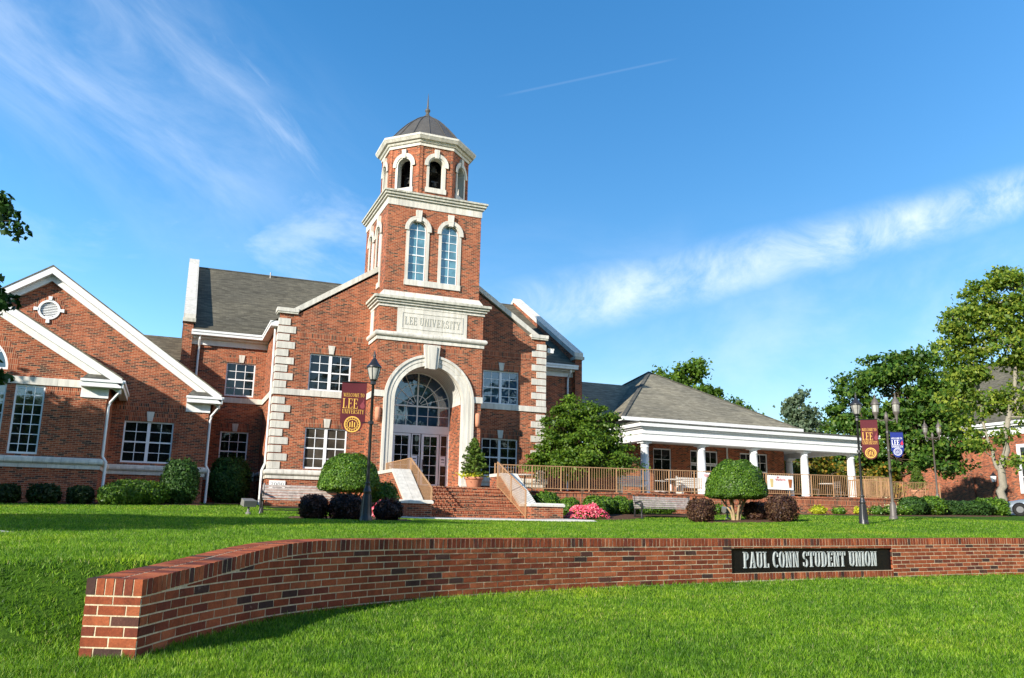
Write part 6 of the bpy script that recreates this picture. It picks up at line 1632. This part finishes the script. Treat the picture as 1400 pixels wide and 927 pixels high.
for k, (x, y, r, h, lab) in enumerate([(13.35, 31.6, .48, .86, 'round green shrub tucked behind the right step pier'), (14.15, 31.1, .52, .92, 'full round green shrub between the step pier and the pink flowers'), (14.95, 30.6, .40, .70, 'small round green shrub directly behind the pink flowers'),
        (15.95, 30.4, .47, .82, 'neat ball shrub behind the right end of the pink flowers'), (16.95, 31.3, .42, .72, 'ball shrub left of the right bench, next to a twin'), (17.7, 31.5, .42, .72, 'ball shrub just behind the left end of the right bench')]):
    shrub('round_shrub', lab, (x, y), r, r, h, 'leaf_box', 3600, .055, 2.3, group='round green shrubs in front of the terrace')
shrub('low_shrub', 'low trimmed greenery behind the backrest of the right bench', (19.3, 31.9), 1.3, .35, .62, 'leaf_box', 5000, .055, 3.0)
def flowers(name, label, pts, n, rx, ry, h, rz=0):
    x, y = pts; g = float(ground_z(x, y)); t = thing(name, label, 'flowers', (x, y, g))
    def mound(n, lo, up):
        a = RNG.uniform(0, 2 * math.pi, n); r = np.sqrt(RNG.uniform(0, 1, n)); px, py = r * np.cos(a) * rx, r * np.sin(a) * ry
        X = px * math.cos(rz) - py * math.sin(rz); Y = px * math.sin(rz) + py * math.cos(rz)
        z = h * (1 - r ** 3) * RNG.uniform(lo, up, n) * (1 + .2 * np.sin(px * 7) * np.cos(py * 6)); return np.stack([x + X, y + Y, g + .02 + z], 1)
    leaves_mesh('leaf_mass', mound(n, .1, .85), RNG.normal(0, .6, (n, 3)) + [0, 0, .6], .07, 'leaf_box', t)
    leaves_mesh('blossom', mound(int(n * .75), .75, 1.15), RNG.normal(0, .5, (int(n * .75), 3)) + [-.5, -.6, .6], .075, 'petal_pink', t, 1.1)
flowers('flower_clump', 'mound of pink flowers beside the right step pier', (15.15, 29.4), 1700, 1.15, .5, .44, R(18))
flowers('flower_clump', 'small pink flowers showing between the left lamp post and a dark shrub', (6.05, 25.6), 350, .3, .3, .42)
for x, y, r, h, mt, lab in [(22.65, 31.7, .32, .42, 'leaf_box', 'small green plant behind the right floodlight'), (23.4, 31.9, .2, .25, 'leaf_lime', 'low yellow green plant right of the floodlight'), (28.35, 31.6, .34, .40, 'leaf_lime', 'yellow green plant by the terrace wall, first right of the brown shrub'),
        (29.5, 31.5, .3, .34, 'leaf_box', 'small round plant by the terrace wall left of the lamp post'), (30.9, 31.6, .3, .36, 'leaf_lime', 'small yellowish plant by the terrace wall behind the lamp post'), (31.75, 31.4, .34, .42, 'petal_pale', 'pale flowering plant between the two right lamp posts'),
        (32.6, 31.4, .36, .44, 'petal_pale', 'pale flowering plant beside the twin lantern post base'), (33.8, 31.7, .42, .52, 'leaf_box', 'green plant right of the twin lantern post base'), (26.6, 31.6, .25, .3, 'leaf_lime', 'tiny plant by the terrace wall just right of the brown shrub')]:
    shrub('bedding_plant', lab, (x, y), r, r, h, mt if mt != 'petal_pale' else 'leaf_box', 420, .07, 2.0, 'plant', group='small plants along the terrace wall', lump=.2, stems=False)
    if mt == 'petal_pale':
        q = RNG.normal(0, .16, (70, 3)) + [x - .05, y - .1, ground_z(x, y) + h * .75]; o = leaves_mesh('blossom', q, RNG.normal(0, .6, (70, 3)) + [-.5, -.5, .7], .06, 'petal_pale', bpy.data.objects[[o.name for o in col.objects if o.name.startswith('bedding_plant')][-1]], 1.0)
shrub('round_shrub', 'darker round shrub at the left end of the far right hedge', (35.7, 32.9), .7, .6, .92, 'leaf_holly', 3600, .08, 2.4)
shrub('round_shrub', 'round shrub second from the left end of the far right hedge', (37.1, 33.0), .72, .6, .95, 'leaf_box', 3600, .08, 2.4)
shrub('hedge', 'trimmed low hedge left of the tall pale trunk', (39.2, 33.1), 1.6, .55, .72, 'leaf_holly', 5200, .08, 4.0, 'hedge', R(-22))
shrub('box_shrub', 'squared hedge block just left of the tall pale trunk', (41.35, 32.9), .72, .6, .86, 'leaf_box', 3800, .08, 5.0, rz=R(-30))
shrub('round_shrub', 'yellowish round shrub by the far building behind the car', (52.8, 38.2), .9, .9, 1.0, 'leaf_lime', 1500, .12, 2.3)

# potted conifers
def potted(loc, h, pr, ph, label, flowers_=True):
    x, y, z = loc; t = thing('potted_conifer', label, 'potted plant', loc, 'potted conifers in terracotta')
    m = MB().use('terracotta'); m.sm = True; m.lathe([(pr * .62, 0), (pr * .68, .02), (pr * .9, ph * .78), (pr * .92, ph * .8), (pr * 1.02, ph * .81), (pr * 1.02, ph), (pr * .9, ph), (pr * .86, ph * .92)], loc, 20); m.build('pot', t)
    Cs, Ns = [], []; tw = MB().use('bark_brown')
    for k in range(120):
        f = (k / 119) ** .9; a = k * 2.399 + RNG.normal(0, .2); L_ = h * .36 * (1 - f) ** .75 * RNG.uniform(.65, 1.2) + .05; zb = z + ph * .95 + f * h * .95; rise = RNG.uniform(.25, .75)
        m_ = int(30 + 34 * L_ / (h * .36)); q = RNG.uniform(.12, 1, m_) ** .7
        P = np.stack([x + q * L_ * math.cos(a), y + q * L_ * math.sin(a), zb + q * L_ * rise - .12 * q * q * L_], 1) + RNG.normal(0, .028, (m_, 3)) * (1.5 - q[:, None])
        Cs.append(P); Ns.append(np.array([math.cos(a) * .4, math.sin(a) * .4, .7]) + RNG.normal(0, .55, (m_, 3)))
    leaves_mesh('crown', np.vstack(Cs), np.vstack(Ns), .045, 'leaf_conifer', t, 2.8)
    m = MB().use('bark_brown'); m.tube([(x, y, z + ph * .8), (x, y, z + ph + h * .9)], [.03, .008], 6); m.build('trunk', t)
    if flowers_:
        q = np.stack([x + RNG.normal(0, pr * .6, 260), y + RNG.normal(0, pr * .6, 260), z + ph + np.abs(RNG.normal(0, .09, 260))], 1); q[:140, 0] -= pr * .45; leaves_mesh('trailing_foliage', q, RNG.normal(0, .6, (260, 3)) + [-.4, -.5, .6], .07, 'leaf_lime', t)
    return t
potted((12.2, 34.35, 2.15), 1.72, .40, .52, 'bright conifer in a terracotta pot at the top of the steps right of the arch')
potted((41.3, 37.6, zd(41)), 1.45, .40, .65, 'conifer in a terracotta pot behind the far railing', False)

# trees
tree('maple_tree', 'dense bright green maple spreading in front of the porch corner', (18.0, 35.5), R(27),
     [(-.2, 0, 2.6, 1.6, 1.1), (-1.3, -.2, 1.7, 1.15, .85), (1.3, -.1, 1.75, 1.15, .85), (0, -.5, 1.4, 1.7, .8), (-1.9, 0, 1.2, .75, .5), (1.95, 0, 1.35, .7, .5), (-.5, 0, 3.75, .9, .65), (.6, 0, 3.4, 1.1, .8), (-1.1, -.1, 3.0, .9, .7), (-.6, .2, 4.35, .45, .35), (1.5, -.1, 2.45, .7, .5), (0, -.7, 2.2, 1.3, .8)],
     [[(0, 0, 0), (0, 0, .7), (-.3, 0, 1.8), (-.3, 0, 3.0)], [(0, 0, .6), (.7, 0, 1.5), (1.1, 0, 2.0)], [(0, 0, .6), (-.7, 0, 1.3), (-1.2, 0, 1.7)]], [[.13, .11, .08, .04], [.08, .06, .03], [.08, .06, .03]], 'leaf_maple', 'bark_brown', 330, 130, .095, .34, z=2.15, up=.75, flat=.42, inner=.35)
tree('broadleaf_tree', 'large dense dark green tree behind the twin lantern posts', (46.95, 44.7), R(47),
     [(0, 0, 8.2, 2.5, 2.2), (-2.6, 0, 7.0, 2.0, 1.7), (2.4, 0, 7.0, 2.2, 2.0), (-3.4, -.4, 5.0, 1.6, 1.3), (-1.2, -.8, 5.2, 2.3, 1.8), (1.4, -1, 5.0, 2.4, 1.9), (3.4, 0, 4.8, 1.8, 1.6), (.8, 0, 10.0, 1.5, 1.1), (-1.2, 0, 9.6, 1.5, 1.1), (-2.9, 0, 8.7, 1.1, .8), (2.6, 0, 9.2, 1.4, 1.0), (-4.0, 0, 6.6, .9, .7), (0, -1.2, 3.2, 2.2, 1.0), (3.0, -1, 2.9, 1.6, .9), (-2.8, -.8, 3.4, 1.3, .8)],
     [[(0, 0, 0), (0, 0, 2), (.2, 0, 5), (0, 0, 8)], [(0, 0, 2), (-1.5, 0, 4.5), (-2.4, 0, 6.5)], [(0, 0, 2.2), (1.6, 0, 4.6), (2.3, 0, 6.6)]], [[.38, .32, .22, .1], [.2, .14, .08], [.2, .14, .08]], 'leaf_tree', 'bark_brown', 430, 90, .19, .60, up=.5, flat=.5, lean=.08)
tree('shade_tree', 'tall airy tree with a forked pale trunk beside the parked car', (42.76, 33.32), R(54),
     [(-2.4, 0, 10.9, 1.3, 1.2), (-3.0, 0, 9.4, 1.0, .9), (-1.2, 0, 12.2, 1.3, 1.2), (.2, 0, 12.6, 1.3, 1.1), (1.3, 0, 11.4, 1.5, 1.3), (-1.9, 0, 8.3, 1.3, 1.0), (.0, .2, 9.4, 1.5, 1.3), (1.7, 0, 8.4, 1.5, 1.3), (-2.6, 0, 6.6, 1.1, .8), (-1.0, .2, 6.2, 1.1, .8), (.7, 0, 6.3, 1.1, .9), (-1.25, -.2, 4.0, .6, .5), (.1, -.3, 4.3, .55, .45), (1.6, 0, 5.6, 1.0, .7), (.3, -.3, 3.0, .45, .3), (-2.1, -.2, 4.9, .7, .5), (-.6, 0, 10.8, 1.3, 1.1), (2.6, 0, 10.0, 1.4, 1.2), (-.3, -.2, 13.3, .7, .5)],
     [[(0, 0, -.1), (-.03, 0, .35), (-.05, 0, 1.6), (-.1, 0, 3.0), (.12, 0, 5.4), (.4, 0, 7.6), (.3, 0, 10), (.2, 0, 12.2)], [(-.12, 0, 2.2), (-.55, 0, 3.1), (-1.0, 0, 4.6), (-1.35, 0, 6.9), (-1.7, 0, 9.4)], [(.1, 0, 5.6), (1.0, 0, 7.4), (1.4, 0, 9.6)]], [[.31, .24, .21, .19, .14, .10, .07, .035], [.12, .10, .085, .065, .04], [.10, .07, .04]], 'leaf_light', 'bark_grey', 380, 76, .15, .52, up=.45, flat=.6, lean=.11)
tree('airy_tree', 'hazy far tree with a thin open crown beyond the porch roof', (55.3, 63.5), R(41),
     [(0, 0, 9.0, 1.5, 1.4), (-.9, 0, 7.0, 1.4, 1.2), (1.0, 0, 7.3, 1.5, 1.3), (0, 0, 10.6, .9, .8), (0, 0, 5.6, 1.9, 1.2), (1.9, 0, 8.2, .8, .6), (-1.9, 0, 5.8, .9, .7)], [[(0, 0, 0), (0, 0, 4), (.1, 0, 7), (0, 0, 10.5)]], [[.25, .2, .14, .05]], 'leaf_hazy', 'bark_grey', 110, 55, .26, .6)
tree('roadside_tree', 'leafy tree top showing above the hip roof ridge', (40.0, 59.5), R(34), [(-1.6, 0, 10.6, 1.4, .7), (0, 0, 11.0, 1.3, .8), (.9, 0, 11.8, .9, .6), (-.4, 0, 9.0, 2.4, 1.4), (1.6, 0, 9.4, 1.3, .8), (-2.6, 0, 9.9, .8, .5)], [[(0, 0, 0), (0, 0, 5), (0, 0, 10)]], [[.3, .25, .08]], 'leaf_maple', 'bark_brown', 110, 110, .22, .6, z=2.0)
tree('roadside_tree', 'leafy tree showing low behind the right slope of the hip roof', (43.3, 58.6), R(36), [(-1.4, 0, 8.2, 1.5, .9), (.2, 0, 8.0, 1.6, 1.0), (1.5, 0, 7.2, 1.4, .9), (0, 0, 6.2, 2.6, 1.6)], [[(0, 0, 0), (0, 0, 4), (0, 0, 7.6)]], [[.3, .22, .08]], 'leaf_tree', 'bark_brown', 110, 110, .22, .6, z=2.0)
for x, y, h, lab in [(51.0, 57.0, 5.6, 'bushy green tree low behind the flat porch roof'), (55.5, 58.0, 6.2, 'bushy green tree between the porch roof end and the big tree'), (62, 76, 7.5, 'distant round tree right of the thin hazy tree'), (49.5, 50.0, 5.0, 'dark bushy tree behind the last porch columns')]:
    tree('bushy_tree', lab, (x, y), R(43), [(0, 0, h * .62, h * .36, h * .3), (-h * .25, 0, h * .45, h * .28, h * .22), (h * .26, 0, h * .46, h * .28, h * .22), (0, -.2, h * .3, h * .36, h * .2)], [[(0, 0, 0), (0, 0, h * .5)]], [[.2, .08]], 'leaf_tree' if x != 55.5 else 'leaf_light', 'bark_brown', 90, 90, .24, .6, group='bushy trees beyond the porch')
for x, y, h, lab in [(36.6, 47.2, 3.6, 'orange tipped leafy shrub seen through the porch left of the fourth column'), (40.4, 46.2, 4.1, 'orange tipped leafy shrub between the last two porch columns'), (44.3, 45.0, 3.4, 'green and orange shrub right of the last porch column')]:
    tree('leafy_shrub', lab, (x, y), R(42), [(0, 0, h * .68, h * .42, h * .28), (-h * .4, 0, h * .5, h * .36, h * .26), (h * .4, 0, h * .5, h * .36, h * .28), (0, -.3, h * .3, h * .5, h * .24)], [[(0, 0, 0), (0, 0, h * .5)]], [[.1, .05]], 'leaf_orange', 'bark_brown', 110, 90, .16, .45, group='orange tipped shrubs behind the porch', z=2.2)
# tree at the left whose outer sprays reach into view and whose shade crosses the lawn
tl = tree('shade_tree', 'maple at the left edge with sprays, coloured dark for shade, hanging into view', (-8.2, 13.6), R(-12),
     [(0, 0, 5.0, 2.6, 1.5), (-2.4, 0, 4.6, 2.2, 1.2), (2.0, .4, 4.7, 1.9, 1.2), (.4, 0, 6.0, 2.0, .8), (1.2, -.6, 3.6, 1.7, .8), (-1.0, 0, 3.8, 2.0, .8), (2.6, .8, 5.6, 1.2, .7), (2.2, 0, 3.0, 1.2, .5)],
     [[(0, 0, 0), (0, 0, 2.4), (.1, 0, 4.6), (0, 0, 7.4)], [(0, 0, 2.4), (1.2, .1, 3.9), (2.6, .3, 4.9)], [(0, 0, 2.6), (-1.4, 0, 4.0), (-2.2, 0, 5.0)]], [[.3, .25, .18, .07], [.13, .1, .05], [.13, .1, .05]], 'leaf_tree', 'bark_grey', 190, 85, .15, .6)
def spray(tr, root, tips):
    C, Nn = [], []; m = MB().use('bark_brown')
    for (p, r_, n) in tips:
        p = np.array(p); q = RNG.normal(0, 1, (n, 3)); q *= np.minimum(1, 1.45 / np.linalg.norm(q, axis=1))[:, None]; sub = RNG.normal(0, .55, (7, 3)); q = sub[RNG.integers(0, 7, n)] + q * .5; q = q * [r_, r_, r_ * .62]; C.append(p + q); Nn.append(RNG.normal(0, .7, (n, 3)) + [0, 0, .5])
        m.tube([root, (np.array(root) + p) / 2 + [0, 0, .15], p], [.03, .018, .006], 5)
        for k in range(9): m.tube([p - (p - np.array(root)) * .15, p + q[k]], [.008, .003], 4)
    leaves_mesh('foliage', np.vstack(C), np.vstack(Nn), .085, 'leaf_holly', tr, 1.3); m.build('branch', tr)  # darker leaf colour stands in for the tree's own shade on its sprays
spray(tl, (-4.6, 13.9, 4.8), [((-2.79, 14.2, 5.54), 0.221, 331), ((-2.98, 14.2, 5.27), 0.312, 484), ((-3.08, 14.2, 4.87), 0.182, 178), ((-2.91, 14.2, 4.32), 0.234, 306), ((-2.73, 14.2, 4.10), 0.234, 357), ((-3.03, 14.2, 4.00), 0.312, 484)])
spray(tl, (-4.4, 13.9, 3.6), [((-2.71, 14.2, 2.96), 0.234, 357), ((-2.88, 14.2, 2.78), 0.325, 561), ((-2.93, 14.2, 3.13), 0.234, 306), ((-2.55, 14.2, 2.90), 0.156, 153)])
tree('shade_tree', 'leafy tree off to the left of the lawn shading the grass', (-13.0, 10.2), R(-58),
     [(0, 0, 4.9, 2.6, 1.4), (-2.4, 0, 4.4, 2.0, 1.1), (2.4, .4, 4.6, 2.0, 1.2), (.3, 1.6, 5.6, 2.0, 1.0), (0, -2.0, 4.4, 1.9, 1.0), (1.2, 2.4, 6.0, 1.9, .9), (-1.6, 1.6, 5.4, 1.6, .9)], [[(0, 0, 0), (0, 0, 2), (0, 0, 4.6)]], [[.28, .22, .08]], 'leaf_tree', 'bark_grey', 190, 90, .22, .7)
tree('shade_tree', 'leafy tree off to the left that dapples the nearest wing with shade', (-14.0, 29.3), 0,
     [(0, 0, 6.0, 2.2, 1.4), (-2, .5, 5.6, 2.0, 1.4), (1.9, 0, 5.2, 1.7, 1.1), (0, 0, 7.8, 1.8, 1.0), (1.0, -1.2, 3.9, 1.7, .7), (1.4, .8, 6.9, 1.4, .8), (-1, 0, 4.0, 1.8, .8), (2.6, 0, 3.9, 1.0, .5), (-2.8, 0, 7.6, 1.6, 1.0)], [[(0, 0, 0), (0, 0, 3), (0, 0, 7)]], [[.3, .24, .1]], 'leaf_tree', 'bark_grey', 230, 75, .19, .6, inner=.1)
for x, y, s in [(-62, -6, 1.0), (-56, -22, 1.1), (-46, -34, 1.2), (-34, -42, .95), (-22, -44, .95), (-11, -44, 1.0), (0, -44, 1.8), (11, -43, 1.7), (22, -42, 1.8), (33, -40, 1.7), (44, -37, 1.7), (55, -32, 1.6), (66, -25, 1.6), (74, -12, 1.6), (70, 0, 1.4), (60, 6, 1.2), (48, -4, 1.1), (40, -10, 1.1), (-5, -28, 1.1), (17, -27, 1.2), (34, -25, 1.1)]:  # unseen belt added to dim the sky fill and darken window reflections
    tree('sky_block_tree', 'broad leafy tree in the unseen belt added around the viewer to block low sky light', (x, y), 0, [(0, 0, 8 * s, 3.2 * s, 2.6 * s), (-3 * s, 0, 6 * s, 2.6 * s, 2.4 * s), (3 * s, 0, 6 * s, 2.6 * s, 2.4 * s), (0, 0, 4 * s, 3.6 * s, 2.2 * s), (0, 0, 10.5 * s, 2 * s, 1.5 * s)], [[(0, 0, 0), (0, 0, 5 * s), (0, 0, 9 * s)]], [[.4, .3, .1]], 'leaf_tree', 'bark_brown', 90, 45, .75, 1.3, group='unseen trees added to dim the sky fill', limbs=False)

# ------------------------------------------------------------------ grass
def inside(poly, x, y):
    r = np.zeros(x.shape, bool); n = len(poly)
    for i in range(n):
        x1, y1 = poly[i]; x2, y2 = poly[(i + 1) % n]
        c = ((y1 > y) != (y2 > y)) & (x < (x2 - x1) * (y - y1) / (y2 - y1 + 1e-12) + x1); r ^= c
    return r
def grass(n):
    th0, th1 = R(-20), R(64)           # azimuths either side of the lawn in front
    az = RNG.uniform(th0, th1, n); d = 3.2 * np.exp(RNG.uniform(0, 1, n) * math.log(40 / 3.2))
    x, y = d * np.sin(az), d * np.cos(az)
    S, T = wall_st(x, y)
    keep = ~((S > -0.02) & (T > -0.012) & (T < .385))
    keep &= ~((T < 0.05) & (T > -.3) & (S > 1) & (RNG.uniform(0, 1, n) < .25))
    for b in BEDS: keep &= ~inside(b, x, y)
    keep &= (y < 32.6) | (x < 3.8); keep &= ~((x > 7.3) & (x < 13.8) & (y > 28.4)); keep &= ~((x < -2.4) & (y > 35)); keep &= ~((x > -2.5) & (x < 4) & (y > 38.8))
    x, y, d = x[keep], y[keep], d[keep]; n = len(x)
    z = ground_z(x, y)
    w = .0031 * (d / 5) ** .75 * RNG.uniform(.7, 1.4, n)
    patch = .5 + .5 * np.sin(x * 1.3 + np.sin(y * .9) * 2) * np.sin(y * 1.7 + x * .4)
    h = (.016 + .020 * RNG.uniform(0, 1, n) ** 1.6 + .007 * patch) * (d / 6) ** .18
    edge = np.exp(-((wall_st(x, y)[1]) / .10) ** 2); h = h * (1 + .6 * edge)
    a = RNG.uniform(0, 2 * math.pi, n); lean = RNG.normal(0, .5, (n, 2)) * h[:, None]
    ux, uy = np.cos(a) * w, np.sin(a) * w
    A = np.stack([x - ux, y - uy, z - .004], 1); B = np.stack([x + ux, y + uy, z - .004], 1)
    C = np.stack([x + lean[:, 0], y + lean[:, 1], z + h], 1)
    V = np.stack([A, B, C], 1).reshape(-1, 3)
    me = bpy.data.meshes.new('grass'); me.vertices.add(3 * n); me.vertices.foreach_set('co', V.ravel().astype(np.float32))
    me.loops.add(3 * n); me.loops.foreach_set('vertex_index', np.arange(3 * n, dtype=np.int32)); me.polygons.add(n)
    me.polygons.foreach_set('loop_start', (np.arange(n) * 3).astype(np.int32)); me.polygons.foreach_set('loop_total', np.full(n, 3, np.int32))
    me.materials.append(MATS['grass_blade']); me.update()
    o = bpy.data.objects.new('grass', me); col.objects.link(o)
    tag(o, 'short bright green blades of the mown lawn', 'grass', kind='stuff')
grass(900000)
